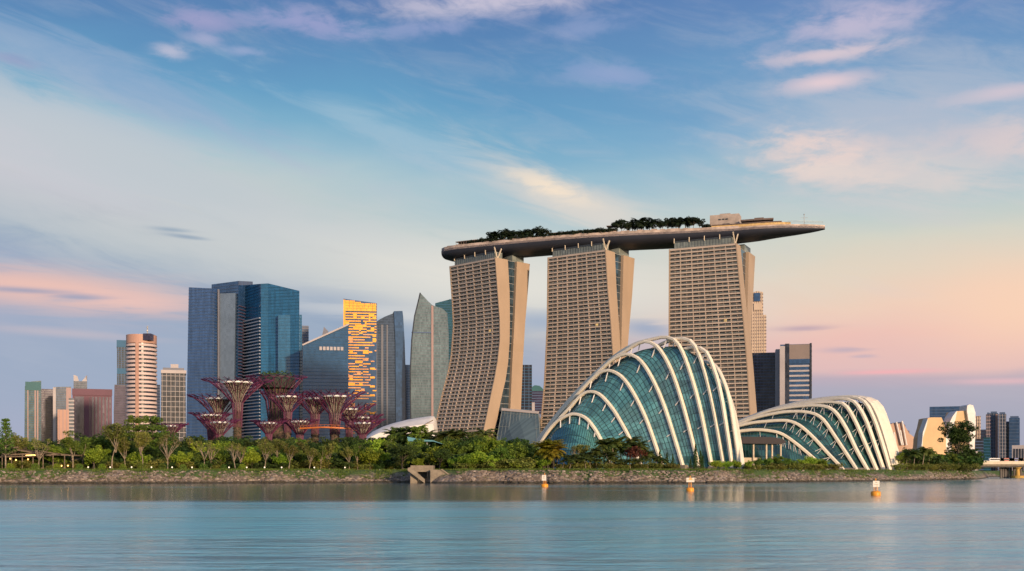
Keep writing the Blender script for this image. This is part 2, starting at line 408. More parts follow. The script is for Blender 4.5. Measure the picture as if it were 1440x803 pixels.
# ------------------------------------------------------------------ the setting: water, bank, land
SHORE_PX = [(-700,682.2), (-300,682), (0,681), (150,680.6), (300,680), (450,679.4), (560,679), (640,680), (700,680), (850,680.2), (1000,680), (1100,678.6), (1200,677.5), (1300,676), (1350,675)]
def shoreY(px): return CAMZ*F/(interp(SHORE_PX, px)-HOR)
SH = []
for px in list(range(-700, 1350, 6))+[1350]:
    Y = shoreY(px); w = 1.6*math.sin(px*.11)+1.1*math.sin(px*.037+1)
    SH.append(Vector((X(px, Y), Y+w, 0)))
SH += [Vector((X(1374, 640), 640, 0)), Vector((X(1384, 720), 720, 0)), Vector((X(1388, 800), 800, 0)), Vector((X(1392, 935), 935, 0))]
FARB = [Vector((X(1420, 945), 945, 0)), Vector((X(1500, 950), 950, 0)), Vector((X(2600, 960), 960, 0))]

def watermat():
    m, gg, p = newmat('river_water'); L = m.node_tree.links
    t = gg.n('ShaderNodeTexCoord'); s = gg.n('ShaderNodeSeparateXYZ'); L.new(t.outputs['Object'], s.inputs[0])
    x, y = s.outputs[0], s.outputs[1]
    wig = gg.noise(gg.xyz(gg.m('MULTIPLY', x, .02), gg.m('MULTIPLY', y, .03), 0.0), 1.0, 4, .55)
    # wind line: calm water under the far bank, ruffled water on the near side
    yy = gg.m('ADD', y, gg.m('MULTIPLY', gg.m('SUBTRACT', wig, .5), 26.0))
    ruff = gg.mr(gg.m('ADD', yy, gg.m('MULTIPLY', x, .05)), 158.0, 184.0, 1.0, 0.0)
    right = gg.mr(x, 40.0, 110.0, 0.0, 1.0)
    ruff = gg.m('MAXIMUM', ruff, gg.m('MULTIPLY', right, .45))
    paws = gg.m('MULTIPLY', gg.mr(gg.noise(gg.xyz(gg.m('MULTIPLY', x, .006), gg.m('MULTIPLY', y, .035), 2.0), 1.0, 4, .55, .3), .54, .62), gg.mr(y, 220, 300))
    ruff = gg.m('MAXIMUM', ruff, gg.m('MULTIPLY', paws, .6))
    far = gg.mr(y, 60.0, 185.0, 1.0, .16)
    slick = gg.mr(gg.noise(gg.xyz(gg.m('MULTIPLY', x, .010), gg.m('MULTIPLY', y, .05), 4.0), 1.0, 5, .6, .6), .38, .66)
    murk = gg.mr(gg.noise(gg.xyz(gg.m('MULTIPLY', x, .02), gg.m('MULTIPLY', y, .03), 6.0), 1.0, 3, .5), .35, .65)
    gg.put(p.inputs['Base Color'], gg.mix(ruff, (.085,.12,.12), gg.mix(murk, (.20,.51,.54), (.15,.55,.57))))
    gg.put(p.inputs['Roughness'], gg.m('ADD', .11, gg.m('MULTIPLY', ruff, gg.mr(slick, 0, 1, .07, .15, 'LINEAR'))))
    p.inputs['IOR'].default_value = 1.5
    n1 = gg.noise(gg.xyz(gg.m('MULTIPLY', x, .16), gg.m('MULTIPLY', y, .42), 0.0), 1.0, 4, .6, .3)
    n2 = gg.noise(gg.xyz(gg.m('MULTIPLY', x, .035), gg.m('MULTIPLY', y, .10), 9.0), 1.0, 3, .5, .3)
    h = gg.m('ADD', gg.m('MULTIPLY', n1, .75), gg.m('MULTIPLY', n2, .9))
    b = gg.n('ShaderNodeBump'); b.inputs['Distance'].default_value = 1.0
    gg.put(b.inputs['Strength'], gg.m('ADD', .10, gg.m('MULTIPLY', gg.m('MULTIPLY', ruff, far), gg.mr(slick, 0, 1, .55, .75, 'LINEAR')))); L.new(h, b.inputs['Height']); L.new(b.outputs[0], p.inputs['Normal'])
    return m
mb = MB(); mb.add([(-30000,-300,0), (30000,-300,0), (30000,40000,0), (-30000,40000,0)], [(0,1,2,3)])
struct(mb.build('water', watermat()))

def groundmat(name, grass, earth, lo, hi):
    m, gg, p = newmat(name)
    t = gg.n('ShaderNodeTexCoord')
    n = gg.noise(t.outputs['Object'], .05, 5, .6); n2 = gg.noise(t.outputs['Object'], .6, 4, .6)
    cc = gg.mix(gg.mr(n, lo, hi), earth, grass); cc = gg.mix(gg.mr(n2, .3, .75, 0, .5), cc, tuple(v*.5 for v in grass))
    gg.put(p.inputs['Base Color'], cc); p.inputs['Roughness'].default_value = .95
    return m
# land: one sheet behind the bank, reaching the horizon
BW = 11.0
top = [Vector((p.x, p.y+BW, GZ)) for p in SH]
mb = MB(); o = len(top)
back = [Vector((-30000, 30000, GZ)), Vector((30000, 30000, GZ))]
ring = top+[Vector((p.x, p.y+BW, GZ)) for p in FARB]+[Vector((30000, 2000, GZ)), back[1], back[0], Vector((-30000, top[0].y, GZ))]
mb.add(ring, [tuple(range(len(ring)))])
struct(mb.build('ground', groundmat('lawn', (.055,.10,.02), (.12,.10,.05), .38, .55)))
# the bank: a stone-pitched slope under a grassy shoulder
def bankmat():
    m, gg, p = newmat('stone_bank'); L = m.node_tree.links
    t = gg.n('ShaderNodeTexCoord'); s = gg.n('ShaderNodeSeparateXYZ'); L.new(t.outputs['Object'], s.inputs[0])
    vor = gg.n('ShaderNodeTexVoronoi'); mp = gg.n('ShaderNodeMapping'); L.new(t.outputs['Object'], mp.inputs[0]); mp.inputs['Scale'].default_value = (1,.8,1.4); L.new(mp.outputs[0], vor.inputs['Vector']); vor.inputs['Scale'].default_value = .9
    sc = gg.n('ShaderNodeSeparateColor'); L.new(vor.outputs['Color'], sc.inputs[0])
    stone = gg.ramp(sc.outputs[0], [(0, (.09,.068,.052)), (.4, (.17,.13,.10)), (.8, (.26,.20,.155)), (1, (.34,.27,.22))])
    n = gg.noise(t.outputs['Object'], .045, 5, .65)
    gr = gg.mr(gg.m('ADD', n, gg.mr(s.outputs[2], 1.0, 5.0, -.10, .17, 'LINEAR')), .48, .6)
    c1 = gg.mix(gr, stone, gg.mix(gg.noise(t.outputs['Object'], 1.2, 3, .6), (.03,.055,.012), (.10,.15,.03)))
    wet = gg.mr(gg.m('ADD', s.outputs[2], gg.m('MULTIPLY', n, .8)), .9, 1.3)
    c1 = gg.mix(wet, (.055,.047,.032), c1)                      # weed and tide stain at the foot
    gg.put(p.inputs['Base Color'], c1); p.inputs['Roughness'].default_value = .9
    b = gg.n('ShaderNodeBump'); b.inputs['Strength'].default_value = .8; b.inputs['Distance'].default_value = .5; L.new(vor.outputs['Distance'], b.inputs['Height']); b.invert = True; L.new(b.outputs[0], p.inputs['Normal'])
    return m
rng = random.Random(5)
prof = [(-.6,-.6), (0,.0), (1.4,1.0), (3.2,2.0), (5.2,3.1), (7.2,4.1), (9.0,4.9), (BW,GZ), (BW+2.5,GZ+.03)]
rows = [[(p.x+rng.uniform(-.3,.3), p.y+dy+rng.uniform(-.35,.35), z+(rng.uniform(-.16,.16) if 0 < z < 5 else 0)) for dy, z in prof] for p in SH]
mb = MB(); mb.loft(rows)
rows = [[(p.x, p.y+dy, z) for dy, z in prof] for p in FARB[:]]
mb.loft([[(SH[-1].x, SH[-1].y+dy, z) for dy, z in prof]]+rows)
M['bank'] = bankmat()
struct(mb.build('bank', M['bank']))
def stonemat():
    m, gg, p = newmat('riprap_stone'); geo = gg.n('ShaderNodeNewGeometry')
    t = gg.n('ShaderNodeTexCoord'); s = gg.n('ShaderNodeSeparateXYZ'); m.node_tree.links.new(t.outputs['Object'], s.inputs[0])
    cc = gg.ramp(geo.outputs['Random Per Island'], [(0, (.12,.092,.07)), (.45, (.22,.168,.13)), (.8, (.30,.23,.18)), (1, (.42,.34,.28))])
    gg.put(p.inputs['Base Color'], gg.mix(gg.mr(s.outputs[2], .7, 1.2), (.06,.05,.035), cc)); p.inputs['Roughness'].default_value = .9
    return m
def bank_grass(px):                                   # how overgrown the stones are, by stretch of bank
    for a, b, k in ((100,170,.45), (250,330,.35), (470,572,.95), (1050,1092,.9), (1092,1160,.5), (1160,1262,.8), (1262,1400,.7)):
        if a <= px <= b: return k
    return .06 if 640 < px < 1050 else .34
mb = MB(); cnt = 0
while cnt < 3600:
    px = rng.uniform(-40, 1372); t = rng.random()
    if rng.random() < bank_grass(px)*(.4+.9*t): continue
    if 574 < px < 641: continue
    Y = shoreY(px); i = interp([(0, 0), (1, 1)], t)
    dy = 9.0*t; z = interp([(a, b) for a, b in prof], dy)
    sz = rng.uniform(.22, .62)*(1.25 if t < .5 else .85); c0 = Vector((X(px, Y), Y+1.6*math.sin(px*.11)+1.1*math.sin(px*.037+1)+dy, z))
    mb.ball((c0.x, c0.y, c0.z+sz*.2), sz*rng.uniform(.8,1.5), sz, sz*rng.uniform(.5,.8), 5, 3, .25, rng); cnt += 1
struct(mb.build('riprap_rocks', stonemat()), 'stuff')
M['grass'] = leafmat('grass_blades', (.045,.075,.012), (.09,.14,.022), (.17,.20,.035), .2)
mb = MB()
def tuft(c, r, h, n):
    for _ in range(n):
        a = rng.uniform(0, 6.28); q = c+Vector((rng.uniform(-r, r), rng.uniform(-r, r)*.6, 0)); w = rng.uniform(.06,.16)
        d = Vector((math.cos(a), math.sin(a), 0)); l = Vector((rng.uniform(-.3,.3), rng.uniform(-.3,.3), 1))*h*rng.uniform(.5,1.2)
        mb.add([q-d*w, q+d*w, q+l], [(0,1,2)])
for _ in range(4600):
    px = rng.uniform(-40, 1375); Y = shoreY(px)
    if 573 < px < 608: continue
    k = bank_grass(px)*1.15; dy = rng.uniform(9.2, 15.5) if rng.random() > k*.75 else rng.uniform(2.5, 10)
    if 606 <= px < 642 and dy < 10: continue
    tuft(Vector((X(px, Y), Y+dy, interp([(a, b) for a, b in prof], min(dy, BW))-.05)), .9, rng.uniform(.35,.9), 9)
struct(mb.build('grass', M['grass']), 'stuff')
# promenade path along the top of the bank
rows = [[(p.x, p.y+dy, GZ+.008) for dy in (16.5, 20.5)] for p in SH[40:-4]]
mb = MB(); mb.loft(rows); struct(mb.build('path', pm('path_paving', (.34,.30,.25), .9)))

# ------------------------------------------------------------------ the hotel: three leaning double-slab towers
def hotel_tower(label, theta, corner, ztop, tabs, fit_lean, Lm, group):
    xd = Vector((math.cos(theta), -math.sin(theta), 0)); yd = Vector((math.sin(theta), math.cos(theta), 0))
    D = (ztop-CAMZ)*F/(HOR-corner[1]); O = P(corner[0], corner[1], D); O.z = 0
    root = thing('hotel_tower', label, 'tower', (O.x, O.y, GZ), -theta, group)
    def solve_x(px, f):                               # on the plane y=f : local x
        d = (px-CX)/F; q = O+yd*f
        return (d*q.y-q.x)/(xd.x-d*xd.y)
    def solve_y(px, x):                               # along the end plane : local y
        d = (px-CX)/F; q = O+xd*x
        return (d*q.y-q.x)/(yd.x-d*yd.y)
    FL = 3.42; nfl = int((ztop-GZ-2)/FL); lev = [ztop-FL*i for i in range(nfl+1)]+[GZ-1]
    S = []
    for z in lev:
        py = HOR-(z-CAMZ)*F/D
        f = solve_y(interp(tabs['L'], py), -Lm) if fit_lean else 0.0
        xl, xr = solve_x(interp(tabs['L'], py), f), solve_x(interp(tabs['R'], py), f)
        if fit_lean: xl = -Lm
        e1 = solve_y(interp(tabs['E1'], py), xr); b1 = solve_y(interp(tabs['B1'], py), xr); b0 = solve_y(interp(tabs['B0'], py), xr)
        e1 = max(e1, f+7); b0 = max(b0, e1+.6); b1 = max(b1, b0+6)
        S.append((z-GZ, f, xl, xr, e1, b0, b1))
    # front slab: glazing set back behind floor bands and party walls
    REC = 1.7
    def pt(s, x, y): return Vector((x, y, s[0]))
    core = MB(); core.loft([[pt(s, s[2]+.5, s[1]+REC), pt(s, s[3]-.5, s[1]+REC), pt(s, s[3]-.5, s[4]-.3), pt(s, s[2]+.5, s[4]-.3)] for s in S], True)
    core.f.append((0,1,2,3)); core.build('window_wall', M['hotel_glass'], root)
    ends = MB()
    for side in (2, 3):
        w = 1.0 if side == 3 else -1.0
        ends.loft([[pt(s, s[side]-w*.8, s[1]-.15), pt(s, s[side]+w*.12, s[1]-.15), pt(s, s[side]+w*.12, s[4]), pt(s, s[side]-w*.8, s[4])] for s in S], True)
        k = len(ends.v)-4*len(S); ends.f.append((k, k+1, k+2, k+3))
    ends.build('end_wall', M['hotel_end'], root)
    bands = MB(); rngb = random.Random(len(label))
    for i in range(nfl+1):
        a = S[i]; z = a[0]; th = 1.2 if i else 1.6
        bands.hexa([(a[2]+.2, a[1], z-th), (a[3]-.2, a[1], z-th), (a[3]-.2, a[1]+REC+.4, z-th), (a[2]+.2, a[1]+REC+.4, z-th)], [(a[2]+.2, a[1], z), (a[3]-.2, a[1], z), (a[3]-.2, a[1]+REC+.4, z), (a[2]+.2, a[1]+REC+.4, z)])
    bands.build('floor_bands', M['hotel'], root)
    nb = 12
    for k in range(1, nb):
        fins = MB()
        t = k/nb; wd = .5 if k % 2 == 0 else .26
        pr = .15 if k % 2 == 0 else .95
        fins.loft([[Vector((lerp(q[2], q[3], t)+dx, q[1]+dy, q[0]-.05)) for dx, dy in ((-wd/2, pr), (wd/2, pr), (wd/2, REC+.2), (-wd/2, REC+.2))] for q in S[:nfl+1]], True)
        fins.build('party_wall', M['hotel'], root)
    # balcony rails: thin lines half-way in each bay
    rails = MB()
    for i in range(1, nfl):
        a = S[i]; rails.bar((a[2]+.6, a[1]+.25, a[0]+.75), (a[3]-.6, a[1]+.25, a[0]+.75), .12, .5)
    rails.build('balcony_rails', M['crownglass'], root)
    # atrium glazing between the slabs, back slab
    at = MB(); at.loft([[pt(s, s[2]+3, s[4]-.6), pt(s, s[3]-2.6, s[4]-.6), pt(s, s[3]-2.6, s[5]+.6), pt(s, s[2]+3, s[5]+.6)] for s in S], True)
    at.f.append((0,1,2,3)); at.build('atrium_glazing', M['atrium'], root)
    atl = MB()
    for s in S[::2]:
        if s[5]-s[4] > 1.2: atl.bar((s[3]-2.5, s[4], s[0]), (s[3]-2.5, s[5], s[0]), .16, .3)
    atl.build('atrium_transoms', M['steel'], root)
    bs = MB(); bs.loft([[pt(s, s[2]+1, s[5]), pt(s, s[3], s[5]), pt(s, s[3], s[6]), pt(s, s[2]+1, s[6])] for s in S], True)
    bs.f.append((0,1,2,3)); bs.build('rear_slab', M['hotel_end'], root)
    # glazed plant storey and struts that carry the deck
    s = S[0]; z = s[0]
    cg = MB(); cg.span(s[2]+4, s[3]-5, 2.2, s[4]-2, z, z+6.5); cg.span(s[3]-16, s[3]-3, s[5]-3, s[6]-5, z, z+6.5); cg.build('crown_glazing', M['crownglass'], root)
    cr = MB(); cr.span(s[2]+3.6, s[3]-4.6, 1.9, 2.15, z+5.6, z+6.9)
    for k in range(20): x = lerp(s[2]+4, s[3]-5, k/19); cr.bar((x, 2.1, z), (x, 2.1, z+6.4), .2, .2)
    cr.build('crown_mullions', M['darksteel'], root)
    for x in [lerp(s[2]+4, s[3]-1.5, k/4) for k in range(5)]:
        if x < s[3]-3: vb = MB(); vb.bar((x, 1.6, z+5), (x+.2, 1.2, z+9.0), .6, .6); vb.build('deck_strut', M['cream'], root)
    x = s[3]-2.0; vb = MB()
    vb.bar((x, 3.5, z-.5), (x-1.0, 0.5, z+10.0), .85, .85, Vector((0,1,0))); vb.bar((x, 3.5, z-.5), (x+1.5, 7.0, z+9.0), .85, .85, Vector((0,1,0)))
    vb.build('branching_strut', M['cream'], root)
    c = O+xd*((s[2]+s[3])/2)+yd*(s[6]/2)
    return c
def zt(x, y): return 280+y/2.363, 600+x/2.363
def t3(x, y): return 270+y/2.362, 840+x/2.362
T1 = {'L': [(371,632.6), (407,635), (449,637), (491.6,634), (517,629.6), (551,621), (576,615.6), (601.6,610.6), (640,603)],
      'R': [(362,696.5), (407,699.8), (449,703), (479,703.2), (508.5,700), (534,695.6), (555,691), (580,686), (606,680.4), (640,671.5)],
      'E1': [(362,714), (407,716.5), (449,717), (479,716.5), (508.5,714.5), (534,711), (555,706), (580,701), (606,696.5), (640,690)],
      'B0': [(362,727), (449,723.6), (508,720.5), (576,717.6), (606,716), (640,714)],
      'B1': [(362,745.2), (407,742), (449,738.6), (508,735.2), (576,732.5), (606,731), (640,730)]}
T2 = {'L': [(356,770), (449,768.9), (491,767), (534,765), (606,759), (650,753)],
      'R': [(351,851.8), (407,855), (449,859), (496,862), (534,864), (606,867), (650,869)],
      'E1': [(351,864.5), (407,867), (449,870), (496,873), (534,875), (606,878), (650,880)],
      'B0': [(351,877), (407,875.5), (449,874.5), (496,873.3), (606,871), (650,870)],
      'B1': [(351,892.5), (407,889), (449,885.5), (496,882), (534,880.5), (606,879), (650,879)]}
T3 = {'L': [(346,940.8), (473,940.3), (581,939.5), (650,939)],
      'R': [(342,1035.6), (397,1040.6), (439,1045), (482,1048.7), (524,1052), (581,1055), (650,1058)],
      'E1': [(342,1041), (397,1046.5), (439,1050.5), (482,1054), (524,1057.5), (581,1062), (650,1066)],
      'B0': [(342,1053), (397,1051.8), (439,1051), (482,1050), (650,1049)],
      'B1': [(342,1062), (397,1059.5), (439,1057), (482,1056), (581,1062), (650,1066)]}
HG = 'hotel towers under the boat-shaped deck'
C1 = hotel_tower('hotel tower with the most strongly curved base, under the rounded stern of the deck', R(45), (696.5,362.5), 195, T1, True, 60.0, HG)
C2 = hotel_tower('middle hotel tower of the three, straight-faced, behind the low end of the tall glass dome', R(36), (851.8,351), 195, T2, False, 60.0, HG)
C3 = hotel_tower('widest-faced hotel tower, right behind the crest of the tall glass dome', R(26), (1035.6,342), 195, T3, False, 60.0, HG)

# ------------------------------------------------------------------ boat-shaped sky deck
Lend = Vector((X(627, 1056), 1056, 0)); Rend = Vector((X(1160, 950), 950, 0))
cl = catmull([Lend, C1, C2, C3, Vector((X(1095, 958), 958, 0)), Rend], 61)
deck = thing('sky_deck', 'long boat-shaped roof deck resting across the three hotel towers', 'roof deck', (C2.x, C2.y, 0))
RIM = 210.3
def hw(s): return interp([(0,9), (.012,13.5), (.05,17.5), (.15,19.5), (.5,20), (.72,19.5), (.84,16), (.93,10), (.975,5.5), (1.0,1.2)], s)
def belly(s): return interp([(0,5.0), (.012,6.8), (.05,8.2), (.2,8.6), (.7,8.2), (.84,6.6), (.93,4.2), (.975,2.4), (1,.8)], s)
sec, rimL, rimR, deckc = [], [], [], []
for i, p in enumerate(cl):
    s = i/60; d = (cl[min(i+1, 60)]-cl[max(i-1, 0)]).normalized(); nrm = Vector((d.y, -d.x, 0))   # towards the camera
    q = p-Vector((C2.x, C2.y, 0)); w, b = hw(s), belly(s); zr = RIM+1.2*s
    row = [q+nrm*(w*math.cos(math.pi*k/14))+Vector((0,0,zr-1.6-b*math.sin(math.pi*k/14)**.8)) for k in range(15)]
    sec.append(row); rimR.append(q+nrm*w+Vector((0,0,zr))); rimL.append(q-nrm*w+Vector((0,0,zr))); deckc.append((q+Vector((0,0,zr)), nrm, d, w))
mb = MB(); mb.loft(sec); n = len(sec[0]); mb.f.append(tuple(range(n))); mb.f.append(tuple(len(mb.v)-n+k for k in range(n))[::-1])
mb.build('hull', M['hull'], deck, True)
mb = MB()
ringpts = rimR+rimL[::-1]
for a, b in zip(ringpts, ringpts[1:]+ringpts[:1]):
    mb.hexa([a+Vector((0,0,-1.7)), b+Vector((0,0,-1.7)), b*1.0+Vector((0,0,-1.7)), a+Vector((0,0,-1.7))], [a, b, b, a])
mb.build('rim_fascia', M['fascia'], deck)
mb = MB(); mb.loft([[a+Vector((0,0,-.2)), b+Vector((0,0,-.2))] for a, b in zip(rimR, rimL)]); mb.build('deck_floor', M['cream'], deck)
def onDeck(s, off, z=0.0):                            # s along, off from rim towards the middle
    f = s*60; i = min(59, int(f)); t = f-i
    q, nn, d, w = [deckc[i][k].lerp(deckc[i+1][k], t) if k < 3 else lerp(deckc[i][k], deckc[i+1][k], t) for k in range(4)]
    return q+nn*(w-off)+Vector((0,0,z)), d, nn
def s_of_px(px):
    best = min(range(601), key=lambda k: abs((lambda q: CX+F*(q.x+C2.x)/(q.y+C2.y))(onDeck(k/600, 2)[0])-px)); return best/600
# parapet, planter walls and low pavilions along the near edge
mb = MB()
for i in range(240):
    s0, s1 = i/240, (i+1)/240
    a, _, _ = onDeck(s0, .5); b, _, _ = onDeck(s1, .5); h = 2.3 if s0 < .8 else 1.3
    mb.hexa([a+Vector((0,0,-.1)), b+Vector((0,0,-.1)), b+Vector((0,.2,-.1)), a+Vector((0,.2,-.1))], [a+Vector((0,0,h)), b+Vector((0,0,h)), b+Vector((0,.2,h)), a+Vector((0,.2,h))])
mb.build('parapet', pm('parapet_panels', (.50,.38,.31), .6, var=.25, scale=.12), deck)
mb = MB(); mr_ = random.Random(3)
for i in range(60):
    s = mr_.uniform(.03, .70); a, d, nn = onDeck(s, mr_.uniform(1.6, 4)); L = mr_.uniform(2, 7)
    mb.bar(a+Vector((0,0,1.2))-d*L/2, a+Vector((0,0,1.2))+d*L/2, 1.5, mr_.uniform(2.2, 4.2))
mb.build('planters', pm('planter_stone', (.42,.30,.24), .8, var=.3, scale=.2), deck)
mb = MB()
a0, a1 = s_of_px(648), s_of_px(668)
def slab(s0, s1, off, z0, h, wd, n=8):
    for k in range(n):
        a, d, _ = onDeck(lerp(s0, s1, k/n), off, z0); b, _, _ = onDeck(lerp(s0, s1, (k+1)/n), off, z0); mb.bar(a, b, wd, h)
slab(s_of_px(640), s_of_px(670), 6, 5.6, .5, 7)
slab(s_of_px(770), s_of_px(865), 8, 5.6, .45, 8, 16)
slab(s_of_px(852), s_of_px(872), 7, 8.2, .5, 8)
for k in range(34):
    s = lerp(s_of_px(770), s_of_px(865), k/33); a, _, _ = onDeck(s, 5); mb.bar(a, a+Vector((0,0,5.6)), .3, .3)
for k in range(9):
    s = lerp(s_of_px(640), s_of_px(670), k/8); a, _, _ = onDeck(s, 3.5); mb.bar(a, a+Vector((0,0,5.6)), .3, .3)
mb.build('pavilion_roof', pm('pavilion_roof', (.24,.18,.15), .7), deck)
mb = MB(); slab(s_of_px(772), s_of_px(863), 10, 2.2, 3.6, 2, 16); slab(s_of_px(641), s_of_px(669), 8, 2.6, 4.6, 2)
mb.build('pavilion_back_wall', pm('pavilion_wall', (.38,.27,.20), .8, var=.35, scale=.2), deck)
# plant house (cream box) and tiered restaurant, warm viewing terrace at the bow
pc, d, nn = onDeck(s_of_px(1017), 17); rz = math.atan2(d.y, d.x)
mb = MB(); mb.box((pc.x, pc.y, pc.z+8.0), (25, 14, 13.5), rz); mb.box((pc.x, pc.y, pc.z+15.2), (9, 8, 2), rz); ph = mb.build('plant_house', pm('plant_house_wall', (.42,.33,.27), .7), deck)
mb = MB(); q = pc-nn*0+nn*7.15
for k in (-3, 0, 3): mb.box((q.x+d.x*(k-1), q.y+d.y*(k-1), pc.z+10.6), (2.0, .5, 1.0), rz)
mb.box((q.x+d.x*1.5, q.y+d.y*1.5, pc.z+6.0), (6, .5, 1.6), rz); mb.build('louvre', M['darksteel'], ph)
mb = MB()
slab(s_of_px(1000), s_of_px(1098), 8, 4.6, .7, 9, 18); slab(s_of_px(1040), s_of_px(1086), 9, 7.4, 1.4, 8, 12); slab(s_of_px(1058), s_of_px(1072), 9, 8.6, .9, 6)
mb.build('terrace_roof', pm('terrace_roof', (.16,.11,.09), .7), deck)
mb = MB(); slab(s_of_px(1000), s_of_px(1112), 3.2, 1.9, 3.6, 1.2, 20); mb.build('terrace_wall', M['gold_deck'], deck)
mb = MB()
for k in range(40):
    s = lerp(s_of_px(1108), .995, k/39); a, _, _ = onDeck(s, .4); mb.bar(a+Vector((0,0,2.4)), a+Vector((0,0,4.0)), .12, .12)
for k in range(39):
    a, _, _ = onDeck(lerp(s_of_px(1108), .995, k/39), .4, 4.0); b, _, _ = onDeck(lerp(s_of_px(1108), .995, (k+1)/39), .4, 4.0); mb.bar(a, b, .12, .15)
mb.build('railing', M['crownglass'], deck)
a, d, nn = onDeck(s_of_px(1131), 5)
mb = MB(); mb.tube([a, a+Vector((0,0,10.5))], .22); mb.bar(a+Vector((0,0,7.6))-d*3, a+Vector((0,0,7.6))+d*3, .25, .25); mb.ball(a+Vector((0,0,10.5)), .6,.6,.6); mb.build('mast', M['steel'], deck)

# ------------------------------------------------------------------ the two ribbed glass domes
def plane_pt(px, py, Af, Bf):                         # ray through (px,py) meets the vertical plane Af-Bf
    d = (px-CX)/F; e = Bf-Af
    s = (d*Af.y-Af.x)/(e.x-d*e.y)
    q = Af+e*s
    return Vector((q.x, q.y, CAMZ+(HOR-py)/F*q.y)), s
def dome(name, label, ribs, ylr, cap_bulge, glassmat, secname, rib_w, rib_h, nst, fan):
    """ribs: px outlines from far-left foot to near-right foot; ylr: depth of both feet of the first and the last rib"""
    N = 44; curves = []; nr = len(ribs)
    cx = X(ribs[nr//2][-1][0], ylr[3]); root = thing(name, label, 'glasshouse', (cx, ylr[3], GZ))
    off = Vector((cx, ylr[3], GZ))
    frames = []
    for i, rb in enumerate(ribs):
        t = i/(nr-1); yl = lerp(ylr[0], ylr[1], t); yr = lerp(ylr[2], ylr[3], fan(t))
        Af = Vector((X(rb[0][0], yl), yl, 0)); Bf = Vector((X(rb[-1][0], yr), yr, 0))
        pts = [plane_pt(px, py, Af, Bf)[0] for px, py in rb]
        cv = catmull(pts, N)
        e = (Bf-Af).normalized(); side = Vector((e.y, -e.x, 0))
        curves.append(cv); frames.append((Af, Bf, e, side))
        ups = []
        for k in range(N):
            dd = (cv[min(k+1, N-1)]-cv[max(k-1, 0)]).normalized(); ups.append(dd.cross(side).normalized())
        r = MB(); r.sweep([p-off for p in cv], [side]*N, ups, rib_w if secname == 'tick' or i < nr-7 else rib_w*(1.35 if i < nr-3 else 2.3), rib_h); ro = r.build('rib', M['ribwhite'], root)
        frames[-1] += (ro, ups)
    # glass shell, hung inside the ribs
    inn = []
    for cv, (Af, Bf, e, side, ro, ups) in zip(curves, frames):
        mid = (cv[0]+cv[-1])/2; row = []
        for k, p in enumerate(cv):
            u = p-mid; h = u.dot(e); z = p.z-GZ
            row.append(mid+e*(h*.965)+Vector((0,0,0))+Vector((0,0,GZ-mid.z+max(z, 0)*.925)))
        inn.append(row)
    rows = []
    first = inn[0]; b0 = []
    capn = 4
    for j in range(capn):
        t = (j+.0)/capn; h = math.sin(t*math.pi/2)
        rows.append([Vector((p.x, p.y, 0))+Vector((cap_bulge[0], cap_bulge[1], 0))*(1-math.sin(t*math.pi/2)**1.0)*math.sin(math.pi*k/(N-1))+Vector((0,0,GZ+(p.z-GZ)*(1-(1-t)**1.6))) for k, p in enumerate(first)])
    full = inn; SUB = 5
    for i in range(nr-1):
        for j in range(SUB):
            t = j/SUB
            p0, p1, p2, p3 = full[max(i-1, 0)], full[i], full[i+1], full[min(i+2, nr-1)]
            rows.append([.5*((2*b)+(c-a)*t+(2*a-5*b+4*c-d)*t*t+(3*b-a-3*c+d)*t**3)+Vector((0,0,0)) for a, b, c, d in zip(p0, p1, p2, p3)])
    rows.append(full[-1])
    rows = [[p-off for p in r] for r in rows]
    sh = MB(); sh.loft(rows); sh.build('glass_shell', glassmat, root, True)
    gb = MB()
    def gl(pts, w):
        for a, b in zip(pts, pts[1:]):
            if (b-a).length > .05: gb.bar(a, b, w, w)
    for r in rows[1::1]: gl([p+Vector((0,-.06,.06)) for p in r], .17)
    for k in range(1, N-1): gl([r[k]+Vector((0,-.06,.06)) for r in rows], .15)
    gb.build('glazing_bars', M['mullion'], root)
    # struts between ribs and shell
    for i in range(nr):
        st = MB(); base = capn+i*SUB
        for k in nst:
            p = curves[i][k]-off
            for dj in ((-1,) if secname == 'tick' else (-2,)):
                q = rows[base+dj][k]
                w_ = .4 if secname == 'tick' else .15; st.bar(p, q, w_, w_)
                if secname == 'zig' and k > 23: st.bar(p, rows[base+dj][min(k+1, N-1)], .15, .15)
        if st.v: st.build('strut', M['white'], frames[i][4])
    # feet and plinth
    ft = MB()
    for cv, (Af, Bf, e, side, ro, ups) in zip(curves, frames):
        p = cv[-1]-off; ft.box((p.x+e.x*.6, p.y+e.y*.6, (p.z)/2), (3.0, 3.0, max(p.z, 0)+.6), math.atan2(e.y, e.x))
    ft.build('footings', M['concrete'], root)
    pl = MB(); a = [r[-1] for r in rows]
    for p, q in zip(a, a[1:]): pl.bar(Vector((p.x, p.y-.5, .6)), Vector((q.x, q.y-.5, .6)), 1.0, 1.2)
    pl.build('plinth', M['concrete_dark'], root)
    return root, curves
def z6(l): return [(740+x/3.49, 450+y/3.49) for x, y in l]
